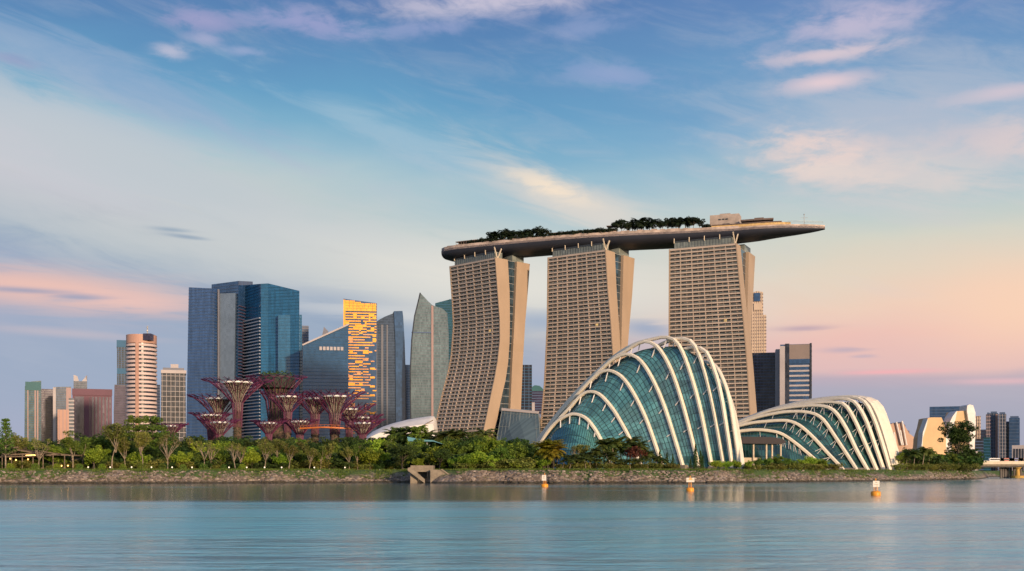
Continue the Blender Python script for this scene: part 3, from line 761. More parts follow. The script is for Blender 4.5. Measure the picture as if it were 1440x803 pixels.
CF = [z6([(62,640), (75,600), (110,545), (150,500), (200,470), (240,462), (290,480), (330,525), (365,585), (400,665), (412,715)]),
      z6([(58,640), (62,605), (130,520), (215,430), (270,370), (310,352), (360,365), (420,430), (470,510), (512,590), (548,675), (562,715)]),
      z6([(54,640), (60,603), (150,480), (250,368), (340,275), (385,250), (425,252), (475,285), (530,365), (590,490), (650,660), (668,715)]),
      z6([(50,640), (58,600), (150,475), (260,352), (380,232), (440,185), (500,168), (560,198), (620,290), (680,430), (755,670), (768,715)]),
      z6([(46,640), (56,598), (150,470), (260,345), (400,210), (500,145), (555,112), (600,107), (650,138), (710,242), (770,420), (835,670), (846,720)]),
      z6([(42,640), (54,596), (150,466), (260,340), (420,190), (530,120), (630,92), (688,84), (742,112), (792,222), (850,420), (905,690), (911,722)]),
      z6([(40,640), (52,598), (160,480), (300,352), (480,230), (610,150), (695,104), (765,90), (822,118), (872,240), (920,440), (966,695), (970,724)]),
      z6([(38,640), (52,600), (180,500), (350,380), (560,260), (720,170), (800,136), (848,136), (882,155), (912,215), (952,350), (1000,640), (1010,728)]),
      z6([(560,640), (600,480), (680,340), (780,250), (870,206), (922,222), (960,280), (1000,405), (1045,690), (1049,730)]),
      z6([(850,640), (862,480), (885,360), (918,300), (945,296), (975,335), (1010,420), (1040,560), (1060,700), (1063,732)])]
CFG = glass('cool_dome_glass', (.07,.205,.20), 3.0, 3.0, .4, .1, ior=1.9, tiltn=.05)
dome('tall_glass_dome', 'tall teal glass dome with cream arched ribs in front of the hotel towers', CF, (520, 575, 497, 466), (-6, -26), CFG, 'tick', 1.7, 1.4, (14,18,22,26,30,34,38), lambda t: t**.8)
def z7(l): return [(1020+x/5.143, 540+y/5.143) for x, y in l]
FD = [z7([(-60,560), (-30,420), (40,352), (110,341), (200,332), (300,336), (400,358), (500,422), (630,530), (740,628)]),
      z7([(-70,560), (-40,400), (40,318), (110,300), (200,280), (300,270), (400,264), (470,270), (545,305), (640,390), (740,500), (855,620), (865,640)]),
      z7([(-80,560), (-50,390), (30,305), (110,285), (200,250), (320,220), (460,200), (600,205), (700,250), (800,390), (945,612), (955,640)]),
      z7([(-90,560), (-60,390), (30,300), (110,272), (200,238), (330,195), (510,165), (680,157), (780,188), (865,305), (950,480), (1035,632)]),
      z7([(-100,560), (-70,390), (30,300), (110,270), (200,235), (330,190), (520,152), (700,133), (800,133), (870,155), (940,270), (1020,450), (1100,634)]),
      z7([(-110,560), (-80,390), (30,300), (110,268), (200,232), (340,184), (540,138), (730,114), (860,108), (940,136), (1012,252), (1082,440), (1150,636)]),
      z7([(-120,560), (-90,390), (30,300), (110,266), (220,226), (370,175), (580,126), (780,100), (925,96), (1010,132), (1072,245), (1132,420), (1195,636)]),
      z7([(-125,560), (-95,390), (30,300), (120,264), (240,220), (400,168), (620,118), (820,96), (960,94), (1050,130), (1115,245), (1172,420), (1232,640)]),
      z7([(-130,560), (-100,390), (30,300), (130,262), (260,214), (440,160), (660,112), (860,93), (1000,97), (1085,135), (1145,250), (1200,430), (1262,642)]),
      z7([(-135,560), (-105,390), (30,300), (140,260), (290,208), (480,152), (700,108), (900,92), (1030,103), (1110,150), (1165,280), (1225,470), (1290,645)])]
FDG = glass('warm_dome_glass', (.022,.075,.068), 2.5, 2.5, .7, .1, ior=1.9, tiltn=.05)
dome('wide_glass_dome', 'low wide glass dome whose ribs bunch up at its right end', FD, (575, 690, 551, 575), (0, -8), FDG, 'zig', 1.9, 1.6, (19,24,26,28,30,32,35,38), lambda t: t)
# entrance canopy between the domes
Yc = 532
cn = thing('entrance_canopy', 'dark maroon flat canopy on slim posts between the two glass domes', 'canopy', (X(1072, Yc), Yc, GZ))
def lx(px): return X(px, Yc)-X(1072, Yc)
mb = MB(); mb.extrude_y([(lx(1040), Z(624,Yc)-GZ), (lx(1095), Z(625,Yc)-GZ), (lx(1102), Z(622,Yc)-GZ), (lx(1096), Z(617.5,Yc)-GZ), (lx(1080), Z(615,Yc)-GZ), (lx(1040), Z(614.5,Yc)-GZ)], -6, 12); mb.build('roof_slab', pm('maroon_roof', (.022,.012,.016), .6), cn)
for px in (1057, 1075, 1083, 1095):
    mb = MB(); mb.tube([Vector((lx(px), -4, 0)), Vector((lx(px), -4, Z(624,Yc)-GZ))], .42, 8); mb.build('post', M['cream'], cn)
mb = MB(); mb.span(lx(1042), lx(1072), 4, 5, 0, 6); mb.build('parapet_wall', M['cream'], cn)

# ------------------------------------------------------------------ city towers
def inside_range(poly, z):
    xs = []
    for (a, b), (c, d) in zip(poly, poly[1:]+poly[:1]):
        if (b-z)*(d-z) < 0: xs.append(a+(c-a)*(z-b)/(d-b))
    return (min(xs), max(xs)) if len(xs) >= 2 else None
def profile_tower(label, D, prof, depth, body, floor=4.0, band=None, fins=None, name='office_tower', cat='office tower', group=None, base=625):
    """a block whose front face has the traced outline; its depth runs away from the viewer, square to the sight line"""
    cxp = sum(p[0] for p in prof)/len(prof); x0 = X(cxp, D); rz = -math.atan2(x0, D)
    root = thing(name, label, cat, (x0, D, GZ), rz, group)
    k = math.cos(rz)
    gz = lambda py: 0.0 if py >= 636 else Z(py, D)-GZ
    poly = [((X(px, D)-x0)*k, gz(py)) for px, py in prof]
    mb = MB(); mb.extrude_y(poly, 0, depth); mb.build('wall', body, root)
    zmin, zmax = 0, max(p[1] for p in poly)
    if band:
        bm, bh, pr = band; mb = MB(); z = floor*.5
        while z < zmax-.5:
            r = inside_range(poly, z)
            if r and r[1]-r[0] > 1: mb.span(r[0]-pr*.5, r[1]+pr*.5, -pr, 1.0, z-bh/2, z+bh/2)
            z += floor
        mb.build('floor_bands', bm, root)
    if fins:
        fm_, sp, fw, pr = fins; mb = MB(); x = min(p[0] for p in poly)+sp*.5
        flip = [(b, a) for a, b in poly]
        while x < max(p[0] for p in poly)-.2:
            r = inside_range(flip, x)
            if r: mb.span(x-fw/2, x+fw/2, -pr, .5, 0, r[1]-.3)
            x += sp
        mb.build('fins', fm_, root)
    return root, (lambda px, py, y=0: Vector(((X(px, D)-x0)*k, y, gz(py))))
def facet_tower(label, corners, back, body, floor=4.0, band=None, fins=None, name='office_tower', cat='office tower', facets=None):
    """corners: (px_top, py_top, px_bottom, D) left to right along the faces one sees"""
    D0 = sum(c[3] for c in corners)/len(corners); x0 = X(sum(c[0] for c in corners)/len(corners), D0)
    root = thing(name, label, cat, (x0, D0, GZ)); off = Vector((x0, D0, GZ))
    T = [P(c[0], c[1], c[3])-off for c in corners]; B = [Vector((X(c[2], c[3])-x0, c[3]-D0, 0)) for c in corners]
    bk = Vector((x0/D0*back, back, 0)); n = len(T)
    mb = MB(); mb.loft([B+[b+bk for b in B[::-1]], T+[t_+bk for t_ in T[::-1]]], True); mb.f.append(tuple(range(2*n, 4*n))); mb.build('wall', body, root)
    def at(i, u, z):
        a = B[i].lerp(T[i], z/T[i].z); b = B[i+1].lerp(T[i+1], z/T[i+1].z); return a.lerp(b, u)
    def topz(i, u): return lerp(T[i].z, T[i+1].z, u)
    fs = facets if facets is not None else range(n-1)
    if band:
        bm, bh, pr = band; mb = MB()
        for i in fs:
            nn = (B[i+1]-B[i]).cross(Vector((0,0,1))).normalized(); z = floor*.5
            while z < max(T[i].z, T[i+1].z)-1:
                us = [u/12 for u in range(13) if topz(i, u/12) > z+.4]
                if len(us) > 1: mb.bar(at(i, us[0], z)+nn*pr*.3, at(i, us[-1], z)+nn*pr*.3, pr*1.4, bh)
                z += floor
        mb.build('floor_bands', bm, root)
    if fins:
        fm_, sp, fw, pr = fins; mb = MB()
        for i in fs:
            nn = (B[i+1]-B[i]).cross(Vector((0,0,1))).normalized(); L = (B[i+1]-B[i]).length; k = max(1, int(L/sp))
            for j in range(k+1):
                u = j/k; mb.bar(at(i, u, 0)+nn*pr*.3, at(i, u, topz(i, u))+nn*pr*.3, fw, pr*1.4, nn)
        mb.build('fins', fm_, root)
    return root, off
def wmat(name, col, **k): return pm(name, col, k.pop('rough', .6), var=k.pop('var', .06), scale=.03, **k)
G = {}
G['blue'] = glass('blue_curtain', (.038,.085,.20), 3.0, 4.2, .15, .14, ior=1.7, tiltn=.012)
G['navy'] = glass('navy_curtain', (.024,.065,.15), 3.0, 4.2, .2, .14, ior=1.7, tiltn=.012)
G['teal'] = glass('teal_curtain', (.012,.095,.20), 3.0, 4.2, .15, .14, ior=1.7, tiltn=.012)
G['grey'] = glass('grey_curtain', (.045,.066,.105), 1.8, 3.6, .2, .18, ior=1.5, tiltn=.015)
G['sail'] = glass('sail_curtain', (.125,.17,.18), 1.7, 3.6, .22, .2, ior=1.5, tiltn=.02)
G['dark'] = glass('dark_curtain', (.03,.033,.045), 3.0, 4.0, .35, .15, ior=1.5)
G['mauve'] = glass('mauve_curtain', (.045,.036,.07), 3.0, 4.0, .2, .2, ior=1.5)
G['green'] = glass('green_curtain', (.012,.06,.08), 3.0, 4.0, .25, .15, ior=1.5)
W = dict(pink=wmat('pink_stone', (.38,.25,.23)), maroon=wmat('maroon_stone', (.135,.05,.075)), peach=wmat('peach_stone', (.48,.27,.20)), pale=wmat('pale_stone', (.44,.38,.37)), grey=wmat('grey_panel', (.17,.17,.20)),
         slate=wmat('slate_band', (.075,.115,.20)), tealband=wmat('teal_band', (.022,.105,.20)), brown=wmat('brown_panel', (.25,.19,.165)), purple=wmat('purple_panel', (.095,.07,.115)), cream=wmat('warm_cream', (.60,.45,.33)), mint=wmat('mint_roof', (.03,.115,.125)))
def prism_tower(label, D, px0, px1, ytop, depth, body, **k): return profile_tower(label, D, [(px0,640), (px0,ytop), (px1,ytop), (px1,640)], depth, body, **k)
def rect(root, at_, name, mat, px0, px1, py0, py1, pr=.6, th=1.0):
    a, b = at_(px0, py1), at_(px1, py0); mb = MB(); mb.span(a.x, b.x, -pr, th, a.z, b.z); return mb.build(name, mat, root)

# far left group
r, at_ = profile_tower('teal glass tower with green stepped top and pale upright strips, leftmost in the skyline', 1900, [(34,640), (35,543), (44,536.5), (58,535), (58,640)], 30, G['green'], band=(W['tealband'], .7, .4))
rect(r, at_, 'crown', W['mint'], 35.5, 57.5, 537, 549, .8, 6)
for p in ((38.5,40), (48.5,50.5), (52,54)): rect(r, at_, 'strip', W['pink'], p[0], p[1], 549, 640, .9)
prism_tower('dark violet tower beside the teal tower with pale strips', 1950, 57.5, 75, 547, 30, G['mauve'], band=(W['purple'], .8, .4))
r, at_ = profile_tower('grey-blue tower with pale edge strips left of the maroon slab', 1880, [(74,640), (76,544.5), (100,543.5), (103,640)], 30, G['grey'], band=(W['slate'], .8, .4))
rect(r, at_, 'strip', W['pale'], 74.5, 78.5, 545, 640); rect(r, at_, 'strip', W['pink'], 93, 100, 545, 640)
r, at_ = prism_tower('slim tower with twin curved crowns behind the maroon slab', 2000, 103.5, 122.5, 536, 26, G['grey'], band=(W['grey'], 1.0, .5))
for a, b in ((103.5,111), (115,122.5)):
    mb = MB(); p0, p1 = at_(a, 536), at_(b, 536); mb.extrude_y([(p0.x, p0.z), (p1.x, p0.z), (lerp(p0.x, p1.x, .7), p0.z+9), (p0.x if a < 105 else p1.x, p0.z+11)], 1, 20); mb.build('curved_crown', W['pale'], r)
r, at_ = prism_tower('broad maroon slab block with dark slots left of the round banded tower', 1700, 102, 157.5, 547.5, 40, W['maroon'], name='office_block', cat='office block')
rect(r, at_, 'glazing', G['mauve'], 105, 118, 558, 640, .3); rect(r, at_, 'glazing', G['mauve'], 126, 156, 558, 640, .3)
for k in range(6): rect(r, at_, 'pier', W['maroon'], 127+k*5, 129+k*5, 557, 640, .9)
rect(r, at_, 'cornice', W['maroon'], 101.5, 158, 547, 556, 1.2)
r, at_ = prism_tower('small peach block low in front of the grey-blue tower', 1500, 81, 97, 576, 20, W['peach'], name='apartment_block', cat='apartment block', fins=(W['pink'], 4.5, 1.2, .5))
prism_tower('narrow white-striped block between the peach block and the maroon slab', 1560, 96.5, 104, 560, 20, G['grey'], floor=5, band=(W['pale'], 2.0, .6), name='apartment_block', cat='apartment block')
r, at_ = profile_tower('dark slim tower with flat cap behind the round banded tower', 2050, [(164.5,640), (164.5,480), (182,478.5), (182,640)], 30, G['dark'], fins=(W['slate'], 5, 1.4, .6), band=(W['tealband'], .8, .3))
rect(r, at_, 'cap', W['tealband'], 164, 183, 478.5, 488, 1.0, 30); rect(r, at_, 'belt', W['tealband'], 164.5, 182, 518, 526, .9)
r, at_ = profile_tower('plain mauve block at the left foot of the round banded tower', 1800, [(160,640), (160,578), (161,541), (179,541), (179,640)], 30, G['mauve'], band=(W['purple'], 1.4, .4), name='office_block', cat='office block')
# round banded tower
Dr = 1380; xr0 = X(199, Dr); rad = X(220, Dr)-xr0
r = thing('office_tower', 'round tower in pink and dark horizontal bands with an antenna on top', 'office tower', (xr0, Dr, GZ))
zt_, zc = Z(472, Dr)-GZ, Z(484, Dr)-GZ
mb = MB(); mb.lathe([(rad*.93, 0), (rad*.93, zc)], 40); mb.build('glazing', G['dark'], r, False)
mb = MB(); z = 2
while z < zc-1: mb.lathe([(rad, z), (rad, z+2.8)], 40); z += 5.0
mb.build('floor_bands', wmat('round_band', (.60,.45,.41)), r)
mb = MB(); mb.lathe([(rad*.98, zc), (rad*.98, zt_)], 40); mb.build('crown', W['peach'], r)
mb = MB(); mb.span(rad*.42, rad*.92, -rad*.96, -rad*.1, zc+3, zt_+.6); mb.build('screen', G['mauve'], r)
mb = MB(); mb.span(-rad*.06, rad*.14, -rad*1.04, -rad*.8, 0, zc); mb.build('centre_strip', W['peach'], r)
mb = MB(); mb.tube([Vector((rad*.4,0,zt_)), Vector((rad*.4,0,zt_+12))], .8); mb.ball((rad*.4,-1,zt_+6), 1.3,.9,1.3); mb.ball((rad*.4,-1,zt_+10), 1.0,.7,1.0); mb.build('antenna', M['steel'], r)
prism_tower('pale sliver of tower between the round tower and the white grid tower', 2000, 215, 225, 541, 24, W['pale'], floor=5, band=(W['grey'], 1.6, .5))
r, at_ = profile_tower('dark tower covered by a white grid with a stepped white roof', 1400, [(225,640), (227,523), (261,523), (262,640)], 36, G['dark'], floor=6.4, band=(W['pale'], .5, .5), fins=(W['pale'], 5.2, .45, .6))
rect(r, at_, 'cornice', W['pale'], 226.5, 262, 520.5, 525, 1.4, 30); rect(r, at_, 'plant_house', W['pale'], 240, 251, 511.5, 520.5, -6, 22); rect(r, at_, 'plant_house', W['grey'], 229, 259, 517, 521, -2, 26)
# twin blue glass towers
r, off = facet_tower('left of the twin blue glass towers, with a folded face and an open frame top', [(265.5,404,261,1500), (298.5,405.5,297,1488), (306,407,308,1500)], 45, G['blue'], 4.2, (W['slate'], .7, .5), name='office_tower')
r, off = facet_tower('tall blue glass slab with a stepped roofline between the twin glass towers', [(297.5,400,306,1530), (335.5,395,329,1505), (355.5,396,352,1545)], 40, G['navy'], 4.2, (W['slate'], .7, .5), facets=(0,))
mb = MB()
for k in range(50):
    z = 6+k*4.4; a = Vector((X(336,1507), 1507-1.0, GZ+z))-off; b = Vector((X(354,1544), 1544-1.0, GZ+z))-off; mb.bar(a, b, 2.4, 1.1)
mb.build('balconies', W['purple'], r)
mb = MB(); a = Vector((X(307,1500), 1500, GZ))-off; b = Vector((X(328,1500), 1500, GZ))-off
c = Vector((X(330,1500), 1500, 0)); mb.hexa([a+Vector((0,-1,0)), b+Vector((0,-1,0)), b+Vector((0,6,0)), a+Vector((0,6,0))], [a+Vector((0,-1,Z(413,1500)-GZ)), Vector((X(331.5,1500)-off.x, a.y-1, Z(412,1500)-GZ)), Vector((X(331.5,1500)-off.x, a.y+6, Z(412,1500)-GZ)), a+Vector((0,6,Z(413,1500)-GZ))])
mb.build('leaning_bay', glass('bay_glass', (.085,.115,.16), 3, 4.2, .08, .16, ior=1.7), r)
mb = MB()
for px in (307.5,):
    p = Vector((X(px,1497), 1497, GZ))-off; mb.bar(p, p+Vector((0,0,Z(407,1497)-GZ)), 2.2, 2.2, Vector((0,1,0)))
mb.build('edge_fin', W['grey'], r)
r, off = facet_tower('right of the twin glass towers, teal, with a peaked roofline and a balconied left face', [(345,401,341,1525), (367,399,367,1480), (377,398.5,377,1480), (421,409,420.5,1466)], 45, G['teal'], 4.2, (W['tealband'], .7, .5))
mb = MB()
for k in range(47):
    z = 4+k*4.3; a = Vector((X(341,1523), 1523-1.2, GZ+z))-off; b = Vector((X(366,1482), 1482-1.4, GZ+z))-off; mb.bar(a, b, 2.6, 1.3)
mb.build('balconies', wmat('balcony_edge', (.34,.36,.42)), r)
facet_tower('lower teal glass block stepping down beside the peaked teal tower', [(391,443,391,1468), (424.5,442.5,426,1472)], 30, G['teal'], 4.2, (W['tealband'], .7, .5))
prism_tower('grey sliver of building just right of the peaked teal tower', 1700, 420, 434, 458, 24, W['grey'], band=(W['slate'], 1.2, .4), name='office_block', cat='office block')
# slant-roofed glass block
r, at_ = profile_tower('dark teal glass block with a steeply slanted pale roof edge left of the golden tower', 1420, [(426,640), (426,487), (490,457), (490,640)], 45, glass('slant_block_glass', (.014,.065,.15), 3.0, 4.4, .15, .14, ior=1.55, tiltn=.012), 4.4, (wmat('deep_blue_band', (.02,.075,.16)), .6, .4))
mb = MB(); a, b = at_(425.5,486.3), at_(490.5,456); mb.bar(a+Vector((0,20,.4)), b+Vector((0,20,.4)), 44, 2.0); mb.build('roof', W['pale'], r)
mb = MB()
for k in range(7): c_ = at_(451+k*5, 490); mb.span(c_.x-1.6, c_.x+1.6, -.8, .5, c_.z-2.2, c_.z+2.2)
mb.build('sky_windows', W['pale'], r)
mb = MB(); p0, p1 = at_(452,463), at_(462,463); mb.extrude_y([(p0.x,p0.z-10), (p0.x+3,p0.z+6), (p1.x,p1.z)], 22, 24); mb.build('roof_fin', W['grey'], r)
# golden tower: the sun's reflection is put into the panels' gold colour
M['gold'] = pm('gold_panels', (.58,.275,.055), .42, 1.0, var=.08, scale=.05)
M['goldside'] = pm('bronze_panels', (.50,.25,.12), .45, .7, var=.12, scale=.05)  # dimmer copy of the gold, for floors where the reflected sun fades
r, at_ = profile_tower('gleaming golden tower with staggered dark windows', 1560, [(483,640), (483,420.5), (530,426), (529,640)], 40, G['navy'], name='apartment_tower', cat='apartment tower')
rg = random.Random(11); mg, mb2 = MB(), MB()
p0, p1 = at_(483.2, 640), at_(529.5, 421); fl = 3.7; nfl = int((p1.z-1)/fl); nc = 17
for i in range(nfl):
    z = i*fl; h = z/p1.z; c_ = 0
    while c_ < nc:
        run = rg.choice((1, 2, 2, 3, 4)); c2 = min(nc, c_+run)
        dens = .99 if h > .90 else (lerp(.26, .88, min(1, h/.85)) if c_ < 13 or h > .78 else .16)  # panels thin out downward: shade from other buildings put into the pattern
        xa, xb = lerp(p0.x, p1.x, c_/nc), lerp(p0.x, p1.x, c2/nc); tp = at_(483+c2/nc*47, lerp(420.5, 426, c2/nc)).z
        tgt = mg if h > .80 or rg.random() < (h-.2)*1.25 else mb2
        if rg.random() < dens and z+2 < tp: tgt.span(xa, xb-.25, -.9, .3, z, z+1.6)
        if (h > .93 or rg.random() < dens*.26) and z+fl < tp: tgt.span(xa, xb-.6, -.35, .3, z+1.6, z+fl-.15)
        c_ = c2
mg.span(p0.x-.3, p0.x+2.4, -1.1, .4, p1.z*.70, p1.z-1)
for k in range(7): mg.span(lerp(p0.x,p1.x,.80), lerp(p0.x,p1.x,.95), -1.0, .3, p1.z*(.28+.052*k), p1.z*(.28+.052*k)+2.6)  # column of orange windows, their lit look put in as gold panels
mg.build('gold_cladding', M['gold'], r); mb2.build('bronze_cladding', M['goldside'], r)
r['category'] = 'apartment tower'
# curved grey tower
r, at_ = profile_tower('grey curved-shoulder tower right of the golden tower', 1620, [(526,640), (526.5,455), (533,450), (541,445.5), (552,441), (554,437.5), (566,437), (567,445), (569,480), (571,540), (572,640)], 36, G['grey'], 3.9, (W['slate'], .5, .3), name='apartment_tower', cat='apartment tower')
for a, b in ((527.5,530.5), (536,539), (543.5,545.5)): rect(r, at_, 'strip', W['grey'], a, b, 457, 640, .9)
mb = MB(); q = [at_(x, y) for x, y in ((554,438), (566,437.5), (567.5,455), (569,490), (571,640), (557,640), (556,480))]; mb.extrude_y([(p.x, p.z) for p in q], -2.5, -.35); mb.build('dark_wing', G['navy'], r)
prism_tower('short dark block between the curved grey tower and the pointed sail tower', 1750, 566, 582, 513, 30, G['navy'], band=(W['slate'], .9, .4), name='office_block', cat='office block')
r, at_ = profile_tower('sail-shaped glass tower with a sharp pointed top', 1600, [(579,640), (577,560), (577,520), (579,478), (583,445), (588,425), (591,412), (596,417), (602,423.5), (608,429), (614,431), (622,433.5), (629,440), (631,470), (631,640)], 36, G['sail'], 3.9, (W['grey'], .5, .3), name='apartment_tower', cat='apartment tower')
rect(r, at_, 'spine', W['pink'], 606.5, 609.5, 430, 640, 1.2); rect(r, at_, 'belt', W['slate'], 578.8, 607, 467, 468.6, .7)
mb = MB(); q = [at_(x, y) for x, y in ((579,640), (577,560), (577,520), (579,478), (583,445), (588,425), (591,412))]
for a, b in zip(q, q[1:]): mb.bar(a+Vector((0,-.6,0)), b+Vector((0,-.6,0)), 1.8, 1.8, Vector((0,1,0)))
mb.build('edge_trim', G['dark'], r)
profile_tower('teal tower with slanted roof mostly hidden behind the sail-shaped tower', 1800, [(612,640), (612,426.5), (632,421), (640,420), (640,640)], 30, G['green'], 4.2, (W['tealband'], .8, .4))
# between the hotel towers
prism_tower('dark glass tower seen between the curved hotel tower and the middle one', 1500, 728, 748, 513, 30, G['dark'], band=(W['tealband'], .6, .4), fins=(W['slate'], 6, .8, .5))
r, at_ = profile_tower('mauve tower with a green domed roof seen beside the middle hotel tower', 1700, [(745,640), (745,550), (764.5,550), (764.5,640)], 30, G['mauve'], band=(W['slate'], 1.2, .5))
mb = MB(); a, b = at_(745,550), at_(765,550); mb.extrude_y([(a.x,a.z), (b.x,b.z), (b.x-2,b.z+4), (lerp(a.x,b.x,.7),b.z+8), (lerp(a.x,b.x,.35),b.z+9), (a.x+1,b.z+5)], 0, 28); mb.build('roof', W['mint'], r)
r2 = rect(r, at_, 'white_window_bay', W['pale'], 745, 752, 566, 590, .8)
# right of the hotel
r, at_ = profile_tower('ornate tan tower with stepped top behind the widest-faced hotel tower', 1700, [(1050,640), (1050,425), (1058,425), (1058,411), (1065,409), (1073,411), (1073,443), (1077.5,443), (1077.5,640)], 30, W['cream'], 5.0, (W['brown'], 1.9, .4), (W['cream'], 3.4, 1.1, .7))
rect(r, at_, 'crown_window', G['navy'], 1060, 1069, 412, 424, 1.4); rect(r, at_, 'crown_arch', W['cream'], 1060, 1071, 427, 436, 1.6)
prism_tower('dark square glass block right of the widest-faced hotel tower', 1500, 1050, 1090, 496, 40, G['dark'], band=(W['slate'], .5, .3), fins=(W['purple'], 4, .4, .3), name='office_block', cat='office block')
r, at_ = profile_tower('pale pink windowless fin wall beside the dark square block', 1480, [(1090,640), (1090,493), (1091,491), (1097,491), (1097,640)], 40, W['pale'], name='office_block', cat='office block')
r, at_ = prism_tower('striped blue and white tower with a brown boxed crown', 1450, 1097, 1141.5, 484, 36, G['navy'], floor=6.3, band=(W['pale'], 2.3, .6))
rect(r, at_, 'side_wall', W['pale'], 1096.5, 1104, 487, 640, .9); rect(r, at_, 'crown', W['brown'], 1109, 1139, 484.5, 505, 1.0); rect(r, at_, 'corner_frame', G['dark'], 1104, 1110, 483, 640, 1.1); rect(r, at_, 'corner_frame', G['dark'], 1138.5, 1141.5, 483, 640, 1.1); rect(r, at_, 'glass_belt', G['navy'], 1110, 1138.5, 505, 511.5, 1.0)
# far right
r, at_ = prism_tower('low wide navy glass block behind the lotus-shaped museum', 1500, 1307, 1363, 571.5, 60, G['navy'], band=(W['slate'], .7, .4), name='office_block', cat='office block')
prism_tower('tan apartment tower just right of the white museum petal', 1600, 1369, 1379, 585, 25, W['cream'], floor=5, band=(W['brown'], 1.4, .5), fins=(W['cream'], 3.2, .8, .8), name='apartment_tower', cat='apartment tower')
prism_tower('small pale block right of the tan apartment tower', 1900, 1377, 1388, 604, 25, W['pale'], floor=5, band=(W['pink'], 1.5, .5), name='apartment_block', cat='apartment block')
AG = 'distant apartment towers over the bridge'
for (lab, a, b, y, bod, bnd, fn) in (('slim mauve tower at the left of the cluster over the bridge', 1386.5, 1393, 582.5, G['mauve'], (W['pink'], 1.1, .5), (W['pale'], 3, .7, .7)),
        ('tallest grey tower of the cluster over the bridge, with a flat dark cap', 1391.5, 1403.5, 581, G['grey'], (W['slate'], 1.0, .5), (W['grey'], 4, .9, .7)),
        ('grey tower with a small roof pod in the cluster over the bridge', 1404, 1415, 582, G['grey'], (W['grey'], 1.2, .5), (W['pale'], 4, .7, .7)),
        ('brownish tower in the cluster over the bridge, left of the navy tower', 1413, 1425, 595, G['dark'], (W['brown'], 1.2, .5), (W['pink'], 4, .7, .7)),
        ('smooth navy tower at the right of the cluster over the bridge', 1419, 1434, 587.5, G['navy'], (W['slate'], .9, .5), None)):
    r, at_ = prism_tower(lab, 1750+a % 7*20, a, b, y, 24, bod, floor=5.5, band=bnd, fins=fn, name='apartment_tower', cat='apartment tower', group=AG)
    rect(r, at_, 'roof', W['slate'], a+1.5, b-1.5, y-2.5, y+.5, -3, 16)
    if 'tallest' in lab: rect(r, at_, 'strip', W['peach'], 1400, 1403.2, 583, 640, 1.2)
prism_tower('dark low block with mint gable just above the left end of the bridge', 1450, 1371, 1383, 617, 24, G['dark'], band=(W['slate'], 1.2, .5), name='office_block', cat='office block')
prism_tower('low teal glass block at the foot of the tallest grey tower', 1500, 1383, 1393, 615, 24, G['green'], band=(W['tealband'], 1.0, .5), name='office_block', cat='office block')
r, at_ = prism_tower('white low block with dark window openings above the right end of the bridge', 1350, 1423, 1452, 626, 24, W['pale'], name='office_block', cat='office block')
for k in range(7): rect(r, at_, 'window', G['dark'], 1425+k*4, 1427.6+k*4, 631, 638, .4)
# lotus-shaped museum
Dm = 1000
mus = thing('lotus_museum', 'lotus-shaped museum with cream petals behind the big dark waterside tree', 'museum', (X(1330, Dm), Dm, GZ))
mx0 = X(1330, Dm)
M['petal'] = pm('petal_panels', (.66,.41,.20), .6, var=.04)
def petal(prof, y0, y1, mat=M['petal'], nm='petal'):
    mb = MB(); mb.extrude_y([(X(px, Dm)-mx0, (0 if py >= 625 else Z(py, Dm)-GZ)) for px, py in prof], y0, y1); return mb.build(nm, mat, mus)
petal([(1294,626), (1297,616), (1302,600), (1304.5,588), (1309,587), (1324,587), (1327,594), (1330,608), (1331,626)], 0, 22)
petal([(1292,626), (1297,608), (1303.5,590), (1304.2,588.5), (1302,600), (1297,616), (1294,626)], -1.5, 10, M['white'], 'petal_edge')
petal([(1340,640), (1341,610), (1344,592), (1348,578), (1361,577), (1364,592), (1366,640)], 5, 28)
petal([(1330,620), (1335,600), (1341,586), (1346,579), (1348,577.5), (1345,592), (1341,610), (1339,630)], 3, 20, M['white'], 'petal_edge')
petal([(1361,577), (1361.5,570), (1365,568.5), (1370,570), (1373,580), (1373.5,600), (1370,640), (1366,640), (1364.5,600)], 2, 20, M['white'])
mb = MB(); mb.lathe([(26,0), (24,6), (28,10), (25,13), (10,14)], 28, (X(1316, Dm)-mx0, 10)); mb.build('base_ring', M['white'], mus)
mb = MB(); mb.span(X(1283,Dm)-mx0, X(1378,Dm)-mx0, 4, 40, 0, Z(634,Dm)-GZ); mb.build('base_hall', W['pale'], mus)
# peaked tent roof with masts
Dt = 1100
tn = thing('tent_roof_hall', 'peach tent-roofed hall with slanting white masts right of the wide dome', 'hall', (X(1272, Dt), Dt, GZ)); tx = X(1272, Dt)
mb = MB(); mb.extrude_y([(X(px, Dt)-tx, (0 if py >= 625 else Z(py, Dt)-GZ)) for px, py in ((1246,632), (1249,606), (1252,597), (1256,595), (1263,596), (1269,593), (1273,600), (1279,610), (1290,618), (1298,621), (1298,632))], 0, 30); mb.build('roof', wmat('tent_peach', (.52,.32,.22)), tn)
for (a, b, c_, d) in ((1259.5,593.5,1267,626), (1267.5,592,1274,626), (1256,608,1259,626), (1265,605,1269,626)):
    mb = MB(); mb.tube([P(a,b,Dt)-Vector((tx,Dt+2,GZ)), P(c_,d,Dt)-Vector((tx,Dt+2,GZ))], .8, 6); mb.build('mast', M['white'], tn)
mb = MB(); mb.extrude_y([(X(px, Dt)-tx, (0 if py >= 625 else Z(py, Dt)-GZ)) for px, py in ((1279,632), (1281,603), (1284,602), (1285,595), (1290,595), (1291,603), (1296,604), (1298,632))], 34, 50); mb.build('lift_tower', W['purple'], tn)
